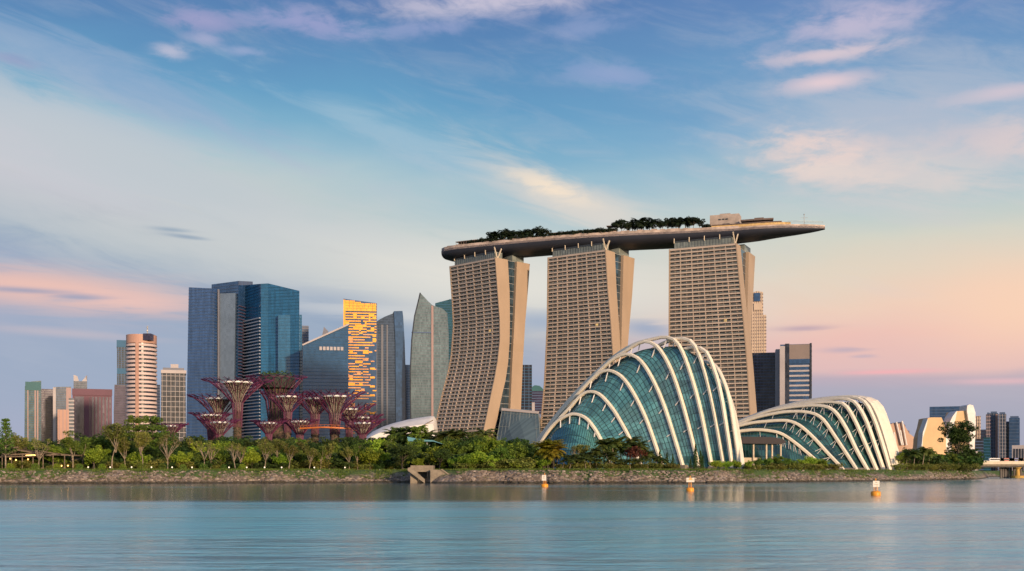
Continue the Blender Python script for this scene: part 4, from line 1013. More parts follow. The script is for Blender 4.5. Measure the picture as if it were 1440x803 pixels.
# white curved roof hall beside the first hotel tower, glass podium, little blue roof
Dh = 965
hl = thing('curved_roof_hall', 'hall with a sweeping white shell roof left of the curved hotel tower', 'hall', (X(575, Dh), Dh, GZ)); hx = X(575, Dh)
def shell(prof, y0, y1, nm, mat, rows=7):
    mb = MB(); rr_ = []
    for k in range(rows):
        t = k/(rows-1); y = lerp(y0, y1, t); s = .62+.38*math.sin(math.pi*(t*.62+.19))/1.0
        rr_.append([Vector((X(px, Dh)-hx, y, max(.2, (Z(py, Dh)-GZ)*s))) for px, py in prof])
    mb.loft(rr_); base_ = [Vector((p.x, p.y, 0)) for p in rr_[0]]; mb.loft([base_, rr_[0]]); return mb.build(nm, mat, hl, True)
shell([(512,613), (522,605), (535,598.5), (550,593.5), (570,588.5), (590,585.2), (602,583.5), (608,583.5), (610.5,587), (611.5,606)], -5, 45, 'shell_roof', M['white'])
mb = MB()
for k in range(10):
    t = k/9; px = lerp(592, 610, t); py = lerp(601, 591, t)
    if k: mb.bar(Vector((X(ppx, Dh)-hx, -6, Z(ppy, Dh)-GZ)), Vector((X(px, Dh)-hx, -6, Z(py, Dh)-GZ)), .8, .8)
    ppx, ppy = px, py
mb.build('roof_seam', M['concrete'], hl)
Dp = 985
pd = thing('glass_podium', 'sloping glass podium between the curved hotel tower and the middle tower', 'podium', (X(727, Dp), Dp, GZ)); qx = X(727, Dp)
mb = MB(); b_ = [Vector((X(px, Dp)-qx, y, 0)) for px, y in ((691,-14), (762,-22), (768,30), (697,45))]; t_ = [Vector((X(px, Dp)-qx, y, Z(py, Dp)-GZ)) for px, y, py in ((706,6,576), (757,-6,581.5), (762,30,581.5), (706,45,576))]
mb.hexa(b_, t_); mb.build('glazing', glass('podium_glass', (.06,.085,.09), 9, 200, .35, .15, ior=1.8), pd)
mb = MB()
for k in range(13):
    u = k/12; a = b_[0].lerp(b_[1], u); b = t_[0].lerp(t_[1], u); mb.bar(a+Vector((0,-.3,0)), b+Vector((0,-.3,0)), .25 if k % 3 else .6, .3, Vector((0,1,0)))
for k in range(5):
    u = k/4*.9+.05; mb.bar(b_[0].lerp(t_[0], u)+Vector((0,-.3,0)), b_[1].lerp(t_[1], u)+Vector((0,-.3,0)), .3, .3)
mb.build('mullions', wmat('grey_mullion', (.16,.18,.18)), pd)
mb = MB(); mb.bar(t_[0]+Vector((0,.5,.6)), t_[1]+Vector((0,.5,.6)), 3, 2.2); mb.build('parapet', W['pale'], pd)
Db = 500
bl = thing('low_pavilion', 'low pavilion with a thin curved blue-green roof among the trees', 'pavilion', (X(592, Db), Db, GZ)); bx = X(592, Db)
mb = MB(); mb.extrude_y([(X(px, Db)-bx, Z(py, Db)-GZ) for px, py in ((572.5,614), (580,615.5), (595,618), (609,619), (628,626), (609,620.8), (590,621), (574,620.5))], 0, 9); mb.build('roof', pm('bluegreen_roof', (.10,.26,.30), .4), bl)
for px in (577, 588, 600):
    mb = MB(); mb.tube([Vector((X(px, Db)-bx, 2, 0)), Vector((X(px, Db)-bx, 2, Z(621, Db)-GZ))], .25); mb.build('post', M['steel'], bl)

# ------------------------------------------------------------------ steel tree towers with magenta branches
def steel_tree(label, px, pytop, half, tips, D, trunkw, dark=False):
    x0 = X(px, D); h = Z(pytop, D)-GZ; r = half/F*D; tr = trunkw/F*D
    root = thing('steel_tree_tower', label, 'tree tower', (x0, D, GZ), 0, 'magenta steel tree towers')
    flare = h-r*1.9
    mb = MB(); mb.lathe([(tr*1.05, 0), (tr, flare*.5), (tr*.92, flare), (tr*.8, flare+2)], 14); mb.build('trunk', M['plantclad'], root, True)
    lf = MB(); rq = random.Random(int(px*7))
    for _ in range(int(14*flare)):
        a = rq.uniform(0, 6.28); z = rq.uniform(.3, max(1, flare)); p = Vector((math.cos(a)*tr*1.02, math.sin(a)*tr*1.02, z)); leaf(lf, p, rq.uniform(.3,.8), rq)
    lf.build('climbing_plants', M['climber'], root)
    fn = MB(); nfun = 26
    pr = [(tr*.86, flare-1), (tr*.95, flare+(h-flare)*.3), (tr*1.25+r*.12, flare+(h-flare)*.6), (r*.86, h-1.2), (r*.95, h-.4)]
    fn.lathe([(a*.93, z) for a, z in pr], 20); fc = fn.build('funnel', M['bark_dark'] if not dark else M['plantclad'], root, True)
    fr = MB()
    for k in range(nfun):
        a = 2*math.pi*k/nfun; fr.tube([Vector((math.cos(a)*q, math.sin(a)*q, z)) for q, z in pr], .14, 4)
    fr.build('funnel_ribs', M['funnel'] if not dark else M['darksteel'], root)
    rm = MB(); rm.lathe([(r*.9, h-.7), (r*1.0, h-.6), (r*1.0, h+.15), (r*.9, h+.2)], 28); rm.build('rim', M['rimwhite'] if not dark else M['funnel'], root)
    # magenta branches: out, up and forked
    br = MB(); nb = 20; tl, th = tips; R0 = tl/F*D; H = h+th
    for k in range(nb):
        a = 2*math.pi*(k+.3)/nb; ca, sa = math.cos(a), math.sin(a)
        rr2 = [tr*1.05, tr*1.08, tr*1.35, tr*1.1+R0*.30, tr+R0*.58]
        zz = [flare*.72, flare*.88, flare+(h-flare)*.28, flare+(h-flare)*.64, h-(h-flare)*.06]
        br.tube([Vector((ca*q, sa*q, z)) for q, z in zip(rr2, zz)], [.13,.17,.19,.18,.16], 5)
        base_ = Vector((ca*rr2[-1], sa*rr2[-1], zz[-1]))
        for s_ in (-1, 1):
            a2 = a+s_*.5*2*math.pi/nb*.9; q = R0*.80
            m_ = Vector((math.cos(a2)*q, math.sin(a2)*q, lerp(zz[-1], H, .5)))
            br.tube([base_, m_], [.2,.17], 4)
            for s2 in (-1, 1):
                a3 = a2+s2*.25*2*math.pi/nb; e_ = Vector((math.cos(a3)*R0, math.sin(a3)*R0, H+rq.uniform(-.3,.3))); br.tube([m_, e_], [.17,.11], 3)
        a4 = a+2*math.pi/nb; i_ = 3
        br.bar(Vector((ca*rr2[3], sa*rr2[3], zz[3])), Vector((math.cos(a4)*rr2[4], math.sin(a4)*rr2[4], zz[4])), .14, .14)
        br.bar(Vector((ca*rr2[4], sa*rr2[4], zz[4])), Vector((math.cos(a4)*rr2[3], math.sin(a4)*rr2[3], zz[3])), .14, .14)
        br.bar(Vector((ca*R0*.8, sa*R0*.8, lerp(zz[-1], H, .5))), Vector((math.cos(a4)*R0*.8, math.sin(a4)*R0*.8, lerp(zz[-1], H, .5))), .12, .12)
    br.build('branches', M['purple'], root)
    if dark:
        tp = MB(); tp.lathe([(r*1.02, h-6.0), (r*1.1, h-2), (r*1.0, h+.6), (r*.5, h+1.4)], 24); tp.build('roof_restaurant', pm('green_dark_wall', (.035,.042,.03), .8), root)
        gp = MB()
        for _ in range(260):
            a, q = rq.uniform(0, 6.28), r*math.sqrt(rq.random()); leaf(gp, Vector((math.cos(a)*q, math.sin(a)*q, h+1+rq.uniform(0, 1.8))), rq.uniform(.4,.9), rq)
        gp.build('roof_garden', M['leaf_dark'], root)
def leaf(mb, c, sz, rq, droop=0.0):
    u = Vector((rq.gauss(0,1), rq.gauss(0,1), rq.gauss(0,.6)-droop)); u.normalize()
    v = u.cross(Vector((rq.gauss(0,1), rq.gauss(0,1), rq.gauss(0,1)))).normalized()
    mb.add([c-u*sz, c+v*sz*.45, c+u*sz, c-v*sz*.45], [(0,1,2,3)])
M['leaf_dark'] = leafmat('leaf_dark', (0.019,0.040,0.011), (0.044,0.084,0.019), (0.092,0.156,0.029))
M['leaf_mid'] = leafmat('leaf_mid', (0.052,0.096,0.015), (0.119,0.195,0.028), (0.225,0.320,0.044))
M['leaf_bright'] = leafmat('leaf_bright', (0.096,0.171,0.015), (0.203,0.320,0.028), (0.380,0.481,0.051))
M['leaf_olive'] = leafmat('leaf_olive', (0.083,0.096,0.021), (0.178,0.195,0.040), (0.310,0.308,0.070))
M['leaf_yellow'] = leafmat('leaf_yellow', (.13,.13,.01), (.27,.25,.02), (.42,.36,.04))
M['leaf_palm'] = leafmat('leaf_palm', (0.037,0.064,0.014), (0.092,0.132,0.027), (0.183,0.210,0.054))
M['leaf_red'] = leafmat('leaf_red', (.05,.012,.012), (.13,.025,.022), (.22,.06,.04))
M['leaf_roof'] = leafmat('leaf_roof', (.008,.014,.007), (.018,.03,.013), (.035,.055,.022))
M['climber'] = leafmat('climber', (.05,.02,.02), (.06,.05,.02), (.10,.05,.03))
for a in (('tree tower with a pale trunk and wide branches, second tallest, before the folded glass tower', 334, 537.5, 21, (50,1.2), 575, 5.8),
          ('tallest tree tower with a dark restaurant and greenery in its crown', 389, 530.5, 24, (43,.4), 600, 11.5, True),
          ('mid-height tree tower just left of the second tallest one', 307, 560.5, 18, (43,1.6), 590, 5),
          ('short tree tower far left, half hidden, with one rim just below the mid-height one', 297, 583.5, 14.5, (32,1.0), 560, 4.2),
          ('lowest left tree tower, its rim barely above the treetops', 309, 593.5, 13, (31,1.4), 540, 4),
          ('tree tower with a dark trunk just right of the tallest one', 404.5, 557.5, 16, (38,2.0), 560, 4.6),
          ('tree tower between the dark-trunked one and the one over the orange walkway', 443, 560.5, 16, (38,2.2), 565, 5),
          ('tree tower standing behind the orange walkway before the slant-roofed block', 471, 557, 18, (44,2.2), 560, 6.5),
          ('small low tree tower in front of the tallest one', 378, 594.5, 11.5, (26,1.0), 535, 3.6),
          ('small low tree tower between the two dark-trunked ones', 421.5, 592.5, 13, (27,1.0), 560, 4),
          ('tree tower with a narrow rim before the foot of the golden tower', 491, 575, 12, (38,2.6), 585, 4.5),
          ('right-hand low tree tower, upper of two stacked rims below the golden tower', 508, 587, 13, (32,1.6), 590, 4.2),
          ('right-hand lowest tree tower with wide flat branches below the golden tower', 510, 594.5, 12, (33,1.8), 545, 4),
          ('far left tree tower of which only a flat rim shows below the white grid tower', 241, 598.5, 9, (24,1.0), 560, 3)):
    steel_tree(*a)
Dw = 552
wk = thing('raised_walkway', 'orange raised walkway hung between the tree towers', 'walkway', (X(466, Dw), Dw, GZ)); wx = X(466, Dw)
mb = MB()
def wy(t): return Z(lerp(601.5, 603, abs(t-.5)*2), Dw)-GZ
pts = [Vector((X(lerp(425, 494, k/14), Dw)-wx, -6+10*(k/14-.5)**2, wy(k/14))) for k in range(15)]
for a, b in zip(pts, pts[1:]): mb.bar(a, b, 2.4, .7)
mb.build('deck', M['walkway'], wk)
mb = MB()
for a, b in zip(pts, pts[1:]): mb.bar(a+Vector((0,-1,1.3)), b+Vector((0,-1,1.3)), .1, .12); mb.bar(a+Vector((0,-1,0)), a+Vector((0,-1,1.3)), .08, .08)
mb.build('handrail', M['walkway'], wk)

# ------------------------------------------------------------------ trees: one mesh set per kind, then copies
def limb(mb, p, d, L, r, rq, up=.15, n=4, wig=.12):
    pts, rad = [p.copy()], [r]; q = p.copy(); d = d.normalized()
    for k in range(n):
        d = (d+Vector((rq.gauss(0,wig), rq.gauss(0,wig), up*.3+rq.gauss(0,wig*.5)))).normalized(); q = q+d*(L/n); pts.append(q.copy()); rad.append(r*(1-.62*(k+1)/n))
    mb.tube(pts, rad, 5); return q, d, rad[-1]
def clump(cr, c, rx, rz, n, sz, rq, droop=0.0):
    for _ in range(n):
        while True:
            v = Vector((rq.uniform(-1,1), rq.uniform(-1,1), rq.uniform(-1,1)))
            if v.length < 1: break
        v = v.normalized()*(v.length**.55)
        leaf(cr, Vector((c.x+v.x*rx, c.y+v.y*rx, c.z+v.z*rz)), sz*rq.uniform(.6,1.3), rq, droop)
def proto_tree(kind, seed):
    rq = random.Random(seed); tk, cr = MB(), MB()
    bark, lm = M['bark'], M['leaf_mid']
    if kind == 'slender':                              # pale multi-stem, small airy crown, 15 m
        h = 15; lm = M['leaf_olive'] if seed % 2 else M['leaf_mid']
        tip, d, r = limb(tk, Vector((0,0,-.3)), Vector((rq.gauss(0,.06), 0, 1)), h*rq.uniform(.40,.5), .30, rq, .1, 4, .07)
        for k in range(7):
            a = 2*math.pi*k/7+rq.uniform(-.4,.4); t2, d2, r2 = limb(tk, tip-Vector((0,0,rq.uniform(0,2.6))), Vector((math.cos(a)*.55, math.sin(a)*.55, 1.1)), h*rq.uniform(.2,.42), .17, rq, .3, 4, .14)
            for j in range(3):
                t3, _, _ = limb(tk, t2, d2+Vector((rq.gauss(0,.5), rq.gauss(0,.5), .2)), h*rq.uniform(.10,.17), .08, rq, .1, 2)
                clump(cr, t3, rq.uniform(.9,1.5), rq.uniform(.6,1.1), 58, .34, rq)
            clump(cr, t2, 1.3, .9, 60, .34, rq); clump(cr, t2*.6+tip*.4+Vector((0,0,.6)), 1.2, .9, 40, .34, rq)
    elif kind == 'bare':                               # sparse, branches show
        h = 14; lm = M['leaf_olive']
        tip, d, r = limb(tk, Vector((0,0,-.3)), Vector((rq.gauss(0,.1), 0, 1)), h*.36, .30, rq, .1, 4, .06)
        for k in range(9):
            a = 2*math.pi*k/9+rq.uniform(-.4,.4); t2, d2, r2 = limb(tk, tip-Vector((0,0,rq.uniform(0,1.4))), Vector((math.cos(a)*.5, math.sin(a)*.5, 1.2)), h*rq.uniform(.28,.46), .18, rq, .2, 4, .12)
            for j in range(4):
                t3, _, _ = limb(tk, t2, d2+Vector((rq.gauss(0,.5), rq.gauss(0,.5), .3)), h*rq.uniform(.10,.18), .08, rq, .1, 2)
                clump(cr, t3, .8, .6, 16, .30, rq)
    elif kind in ('dark', 'broad', 'bright'):          # rounded crowns of many clumps
        h = {'dark': 15, 'broad': 13, 'bright': 10}[kind]; lm = {'dark': M['leaf_dark'], 'broad': M['leaf_mid'], 'bright': M['leaf_bright']}[kind]; bark = M['bark_dark']
        tip, d, r = limb(tk, Vector((0,0,-.3)), Vector((rq.gauss(0,.05), 0, 1)), h*.34, .42, rq, .1, 4, .05)
        nl = 9
        for k in range(nl):
            a = 2*math.pi*k/nl+rq.uniform(-.4,.4); tilt = rq.uniform(.35, 1.1)
            t2, d2, r2 = limb(tk, tip-Vector((0,0,rq.uniform(0,1.2))), Vector((math.cos(a)*tilt, math.sin(a)*tilt, 1.0)), h*rq.uniform(.22,.46), .2, rq, .2, 3, .12)
            clump(cr, t2, rq.uniform(1.5,2.3), rq.uniform(1.0,1.6), 130, .42, rq)
            for j in range(3):
                c_ = t2+Vector((rq.gauss(0,1.5), rq.gauss(0,1.5), rq.gauss(.2,1.2))); clump(cr, c_, rq.uniform(.9,1.7), rq.uniform(.7,1.2), 70, .40, rq)
        clump(cr, tip+Vector((0,0,h*.30)), 2.2, 2.2, 160, .42, rq)
        clump(cr, tip+Vector((0,0,h*.1)), 2.6, 1.6, 140, .42, rq)
    elif kind == 'tiered':                             # flat-layered crown
        h = 16; bark = M['bark_dark']; lm = M['leaf_mid']
        tip, d, r = limb(tk, Vector((0,0,-.3)), Vector((0,0,1)), h*.9, .35, rq, .1, 5, .03)
        for L in range(4):
            z = h*(.45+.15*L); R_ = 4.6-.75*L
            for k in range(6):
                a = 2*math.pi*k/6+L+rq.uniform(-.3,.3); t2, _, _ = limb(tk, Vector((0,0,z-.6)), Vector((math.cos(a), math.sin(a), .25)), R_, .12, rq, .02, 3, .05); clump(cr, t2+Vector((0,0,rq.uniform(-.7,.7))), R_*.36, .8, 70, .36, rq); clump(cr, t2*.55+Vector((0,0,z*.45+rq.uniform(-.5,.5))), R_*.36, .7, 40, .36, rq)
    elif kind == 'pine':                               # sparse whorled conifer
        h = 13; bark = M['bark']; lm = M['leaf_mid']
        limb(tk, Vector((0,0,-.3)), Vector((0,0,1)), h, .22, rq, .1, 6, .02)
        for L in range(9):
            z = h*(.28+.08*L); R_ = 2.4*(1-L/10)
            for k in range(5):
                a = 2*math.pi*k/5+L*.7; t2, _, _ = limb(tk, Vector((0,0,z)), Vector((math.cos(a), math.sin(a), .5)), R_, .06, rq, .2, 3, .05); clump(cr, t2, .55, .4, 22, .26, rq); clump(cr, t2*.5+Vector((0,0,z*.5)), .4, .35, 12, .26, rq)
    elif kind in ('palm', 'roofpalm', 'yellowpalm'):
        h = {'palm': 8.0, 'roofpalm': 4.6, 'yellowpalm': 5.5}[kind]; lm = {'palm': M['leaf_palm'], 'roofpalm': M['leaf_roof'], 'yellowpalm': M['leaf_yellow']}[kind]; bark = M['bark_dark'] if kind != 'palm' else M['bark']
        top_, d, r = limb(tk, Vector((0,0,-.3)), Vector((rq.gauss(0,.08), rq.gauss(0,.08), 1)), h, .24, rq, .1, 5, .03)
        for k in range(24):
            a = 2*math.pi*k/24+rq.uniform(-.2,.2); up = rq.uniform(-.2, 1.7); L = rq.uniform(2.6, 3.8)
            q = top_.copy(); d2 = Vector((math.cos(a), math.sin(a), up)).normalized()
            for j in range(8):
                q2 = q+d2*(L/8); d2 = (d2+Vector((0,0,-.17))).normalized(); sd = d2.cross(Vector((0,0,1))).normalized(); wl = .85*math.sin(math.pi*(j+1.2)/9.5)
                for s_ in (-1, 1):
                    e_ = q+sd*s_*wl+d2*.35+Vector((0,0,-.28*wl)); e2 = q2+sd*s_*wl*.9+d2*.35+Vector((0,0,-.28*wl))
                    cr.add([q, q+d2*.3, e_+d2*.15, e_-d2*.05], [(0,1,2,3)]); cr.add([q+d2*.22, q2, e2+d2*.1, e2-d2*.1], [(0,1,2,3)])
                q = q2
    elif kind == 'roofshrub':
        lm = M['leaf_roof']; bark = M['bark_dark']
        for k in range(5): a = k*1.25; t2, _, _ = limb(tk, Vector((0,0,-.3)), Vector((math.cos(a)*.6, math.sin(a)*.6, 1)), 3.2, .1, rq); clump(cr, t2, 1.2, 1.0, 70, .36, rq)
        clump(cr, Vector((0,0,1.8)), 1.7, 1.5, 150, .36, rq)
    elif kind == 'rooftree':
        lm = M['leaf_roof']; bark = M['bark_dark']; h = 10
        tip, d, r = limb(tk, Vector((0,0,-.3)), Vector((rq.gauss(0,.06), 0, 1)), h*.30, .22, rq, .1, 4, .05)
        for k in range(7):
            a = 2*math.pi*k/7+rq.uniform(-.4,.4); t2, _, _ = limb(tk, tip, Vector((math.cos(a)*.8, math.sin(a)*.8, .9)), h*rq.uniform(.2,.42), .12, rq, .2, 3, .12); clump(cr, t2, rq.uniform(1.0,1.7), rq.uniform(.7,1.2), 90, .38, rq)
        clump(cr, tip+Vector((0,0,h*.2)), 1.9, 1.6, 140, .38, rq)
    elif kind == 'bush':
        lm = M['leaf_bright'] if seed % 2 else M['leaf_mid']; bark = M['bark_dark']
        for k in range(6): a = k*1.05; limb(tk, Vector((math.cos(a)*.15, math.sin(a)*.15, -.2)), Vector((math.cos(a)*.6, math.sin(a)*.6, 1)), 1.6, .06, rq)
        clump(cr, Vector((0,0,1.3)), 1.55, 1.25, 520, .22, rq)
    elif kind == 'underscrub':
        lm = M['leaf_dark']; bark = M['bark_dark']  # same shrub as scrub, with the belt's shade put into darker leaves
        for k in range(8):
            a = k*.8; t2, _, _ = limb(tk, Vector((math.cos(a)*.3, math.sin(a)*.3, -.2)), Vector((math.cos(a)*.8, math.sin(a)*.8, 1.1)), rq.uniform(1.6,3.2), .07, rq); clump(cr, t2, rq.uniform(.8,1.3), rq.uniform(.6,1.0), 80, .32, rq)
        clump(cr, Vector((0,0,1.2)), 1.9, 1.1, 220, .32, rq)
    elif kind == 'scrub':                              # loose spreading shrub
        lm = (M['leaf_mid'], M['leaf_bright'], M['leaf_olive'])[seed % 3]; bark = M['bark_dark']
        for k in range(8):
            a = k*.8; t2, _, _ = limb(tk, Vector((math.cos(a)*.3, math.sin(a)*.3, -.2)), Vector((math.cos(a)*.8, math.sin(a)*.8, 1.1)), rq.uniform(1.6,3.2), .07, rq); clump(cr, t2, rq.uniform(.8,1.3), rq.uniform(.6,1.0), 80, .30, rq)
        clump(cr, Vector((0,0,1.2)), 1.9, 1.1, 220, .30, rq)
    elif kind == 'cypress':
        lm = M['leaf_dark']; bark = M['bark_dark']; h = 9
        limb(tk, Vector((0,0,-.3)), Vector((0,0,1)), h*.9, .16, rq, .1, 5, .02)
        for k in range(14):
            t = k/13; clump(cr, Vector((rq.gauss(0,.1), rq.gauss(0,.1), .6+t*h)), 1.15*(1-t)**.8+.2, .7, 70, .28, rq)
    elif kind == 'casuarina':                          # the big dark waterside tree
        lm = M['leaf_dark']; bark = M['bark_dark']; h = 22
        tip, d, r = limb(tk, Vector((0,0,-.3)), Vector((.02,0,1)), h*.45, .7, rq, .1, 5, .04)
        for k in range(16):
            a = k*2.4; tilt = rq.uniform(.2, .7); t2, d2, _ = limb(tk, tip-Vector((0,0,rq.uniform(0, h*.18))), Vector((math.cos(a)*tilt, math.sin(a)*tilt, .9)), h*rq.uniform(.2,.46), .26, rq, .25, 4, .12)
            clump(cr, t2, rq.uniform(1.8,2.8), rq.uniform(1.4,2.2), 170, .42, rq)
            for j in range(3): clump(cr, t2+Vector((rq.gauss(0,2), rq.gauss(0,2), rq.gauss(-.3,1.6))), rq.uniform(1.0,1.8), rq.uniform(.8,1.4), 90, .40, rq)
        clump(cr, Vector((0,0,h*.66)), 3.6, 3.4, 620, .44, rq); clump(cr, Vector((0,0,h*.80)), 2.6, 2.2, 300, .42, rq); clump(cr, Vector((.5,0,h*.48)), 4.2, 2.6, 420, .44, rq)
        for k in range(9):
            a = k*2.1; c_ = Vector((math.cos(a)*rq.uniform(2,5), math.sin(a)*3, rq.uniform(2,8))); clump(cr, c_, 2.2, 1.7, 120, .42, rq)
    elif kind == 'redbush':
        lm = M['leaf_red']; bark = M['bark']; 
        for k in range(6): a = k*1.05; t2, _, _ = limb(tk, Vector((math.cos(a)*.2, math.sin(a)*.2, -.2)), Vector((math.cos(a)*.35, math.sin(a)*.35, 1)), 4.2, .11, rq); clump(cr, t2, 1.3, 1.1, 110, .34, rq)
    return tk.mesh('trunk', bark, True), cr.mesh('crown', lm)
PROTO, TREES = {}, []
NAMES = {'slender': 'tree', 'bare': 'tree', 'dark': 'tree', 'broad': 'tree', 'bright': 'tree', 'tiered': 'tree', 'pine': 'conifer_tree', 'palm': 'palm_tree', 'roofpalm': 'palm_tree', 'yellowpalm': 'palm_tree', 'bush': 'round_shrub', 'scrub': 'shrub', 'underscrub': 'shrub', 'cypress': 'cypress_tree', 'casuarina': 'tree', 'redbush': 'shrub'}
DESC = {'slender': 'slender pale-trunked tree', 'bare': 'sparse tree, bare pale branches', 'dark': 'dark rounded tree', 'broad': 'mid-green broad tree', 'bright': 'bright green low tree', 'tiered': 'flat-layered green tree', 'pine': 'spindly conifer', 'palm': 'feathery palm', 'yellowpalm': 'yellowish palm', 'bush': 'clipped round bush', 'scrub': 'loose green shrub', 'underscrub': 'dark leafy shrub', 'cypress': 'dark pointed cypress', 'casuarina': 'big dark tree', 'redbush': 'reddish shrub'}
CATS = {'bush': 'bush', 'scrub': 'shrub', 'underscrub': 'shrub', 'redbush': 'shrub', 'roofshrub': 'shrub', 'palm': 'palm', 'yellowpalm': 'palm', 'roofpalm': 'palm'}
VAR = {'slender': 4, 'bare': 2, 'dark': 3, 'broad': 3, 'bright': 3, 'palm': 3, 'roofpalm': 3, 'bush': 2, 'scrub': 3, 'underscrub': 2, 'cypress': 2, 'yellowpalm': 2}
def tree(kind, px, D, h=None, sc=1.0, base=None, row='', wide=1.0):
    v = trng.randrange(VAR.get(kind, 1)); key = (kind, v)
    if key not in PROTO: PROTO[key] = proto_tree(kind, 100+v*3+hash_kind(kind))
    tm, cm = PROTO[key]
    o = bpy.data.objects.new(NAMES[kind], None); COL.objects.link(o); o.empty_display_size = .5
    o.location = (X(px, D), D, GZ if base is None else base); o.rotation_euler = (0, 0, trng.uniform(0, 6.28)); o.scale = (sc*wide, sc*wide, sc*trng.uniform(.95, 1.05))
    for nm, me in (('trunk', tm), ('crown', cm)):
        c_ = bpy.data.objects.new(nm, me); COL.objects.link(c_); c_.parent = o
    TREES.append((kind, px, row, o, D)); return o
def hash_kind(k): return sum(ord(ch)*(i+1) for i, ch in enumerate(k)) % 97
trng = random.Random(21)
def bY(px, d): return shoreY(min(max(px, -300), 1350))+d
# clipped bushes along the promenade
for px in (15, 49, 81, 112, 143, 173, 200, 228, 257, 285, 314, 341): tree('bush', px+trng.uniform(-1,1), bY(px, 14.5), sc=trng.uniform(.85, 1.05), row='front')
# named front row (kind, px, top py, extra depth)
HT = {'slender': 15.5, 'bare': 14.5, 'dark': 14.5, 'broad': 13, 'bright': 10.5, 'tiered': 16, 'pine': 13.2, 'palm': 9.5, 'yellowpalm': 7, 'scrub': 3.2, 'underscrub': 3.2, 'cypress': 10, 'redbush': 5.5}
def T(kind, px, py, d, row='front', wide=1.0):
    D = bY(px, d); H = Z(py, D)-GZ; sc = H/HT[kind]; return tree(kind, px, D, sc=sc, row=row, wide=wide*(1/sc)**.35 if sc < 1 else wide)
for a in (('pine',8,582,24), ('slender',20,601,32), ('bare',54,609,22), ('slender',103,601,22), ('slender',116,607,28), ('bright',132,620,20), ('slender',158,588,22), ('slender',176,612,24), ('slender',201,602,20), ('bare',236,604,22),
          ('bright',255,628,24), ('bare',288,612,22), ('bare',296,618,26), ('bare',331,614,20), ('bare',340,620,25), ('slender',372,615,22), ('slender',387,612,28), ('slender',406,618,22), ('slender',435,623,20), ('slender',451,624,22),
          ('slender',463,621,26), ('slender',491,626,22), ('slender',503,618,26), ('bright',520,622,26), ('dark',566,618,16,'front',1.25), ('bright',588,640,18), ('dark',618,624,22), ('bright',655,632,18), ('bright',672,628,20), ('bright',640,638,22),
          ('bright',690,634,18), ('broad',704,622,24), ('broad',730,616,26), ('bright',722,642,18), ('yellowpalm',766,621,20), ('yellowpalm',772,615,22), ('yellowpalm',777,616,21), ('yellowpalm',783,622,19), ('yellowpalm',770,630,17), ('yellowpalm',779,634,17), ('bright',764,640,18)):
    T(*a)
for px in (72, 148, 190, 246, 272, 310, 356, 398, 424, 446, 474, 512, 540): T(trng.choice(('bright','bright','broad')), px+trng.uniform(-6,6), trng.uniform(618, 640), trng.uniform(24, 36))
# mid and rear belts
for px in range(-12, 760, 17):
    k = trng.choice(('broad','dark','broad','slender','bright','dark'))
    if 0 < px < 105: k = trng.choice(('dark','broad'))
    py = interp([(-20,603), (60,618), (110,606), (150,600), (180,598), (230,608), (300,606), (350,614), (420,610), (470,606), (520,606), (560,608), (600,610), (650,604), (700,608), (760,618)], px)+trng.uniform(0, 12)
    if 40 < px < 105: py = max(py, 612)
    T(k, px+trng.uniform(-5,5), py, trng.uniform(42, 62), 'middle')
for px in range(-10, 760, 23):
    k = trng.choice(('dark','dark','broad'))
    py = interp([(-20,604), (60,612), (150,598), (190,590), (230,602), (300,600), (350,602), (430,606), (520,598), (560,600), (600,600), (640,600), (700,602), (760,610)], px)+trng.uniform(0, 7)
    T(k, px+trng.uniform(-6,6), py, trng.uniform(72, 88), 'rear')
T('tiered', 190, 585, 52, 'middle'); T('tiered', 215, 583, 56, 'middle'); T('tiered', 590, 596, 74, 'rear'); T('tiered', 560, 600, 74, 'rear')
for px, py in ((548,601), (571,600), (585,598), (604,603), (627,604), (640,601), (653,604), (668,606), (682,601)): T('palm', px, py, 80, 'rear')
for px in range(-10, 770, 10): T('underscrub', px+trng.uniform(-4,4), trng.uniform(634, 643), trng.uniform(38, 54), 'understorey', 1.25)
for px in range(1268, 1366, 12): T('underscrub', px+trng.uniform(-4,4), trng.uniform(636, 645), trng.uniform(34, 50), 'understorey', 1.25)
# low shrubs filling the front of the belt
for px in range(0, 570, 9):
    T(trng.choice(('scrub','underscrub','scrub')), px+trng.uniform(-3,3), trng.uniform(644, 654), trng.uniform(24, 36), 'shrubs', 1.3)
for px in range(650, 760, 9): T('scrub', px+trng.uniform(-3,3), trng.uniform(643, 651), trng.uniform(17, 24), 'shrubs', 1.4)
for px in range(796, 946, 7): T('palm', px+trng.uniform(-2,2), interp([(796,640), (850,628), (885,622), (945,644)], px)+trng.uniform(-4,8), trng.uniform(19, 30), 'middle', 1.15)
for px in range(792, 930, 8): T('palm', px+trng.uniform(-2,2), trng.uniform(641, 646), trng.uniform(15, 18), 'front', 1.25)
# in front of the tall dome: palms, reddish shrub, cypresses
for px, py, d in ((800,640,20), (812,637,24), (823,639,20), (832,634,26), (842,628,24), (850,618,25), (858,613,28), (866,616,24), (876,612,28), (884,610,30), (897,622,24), (905,618,26), (915,632,22), (922,640,20), (862,636,16), (905,640,18), (835,645,18), (815,646,17), (850,646,18), (876,646,16)):
    T('palm', px, py, d, 'front')
T('redbush', 893, 621, 20, 'front', .6); T('bare', 808, 622, 26); T('bare', 838, 624, 28); T('slender', 820, 618, 28)
for px, py in ((928,634), (938,636), (946,640), (978,626), (985,634), (955,648), (971,645), (988,640)): T('cypress', px, py, 17+trng.uniform(0,3))
for px in range(790, 960, 10): T('scrub', px+trng.uniform(-3,3), trng.uniform(647, 653), trng.uniform(15, 20), 'shrubs', 1.4)
for px in (1006, 1022, 1036): T('bright', px, 644, 17)
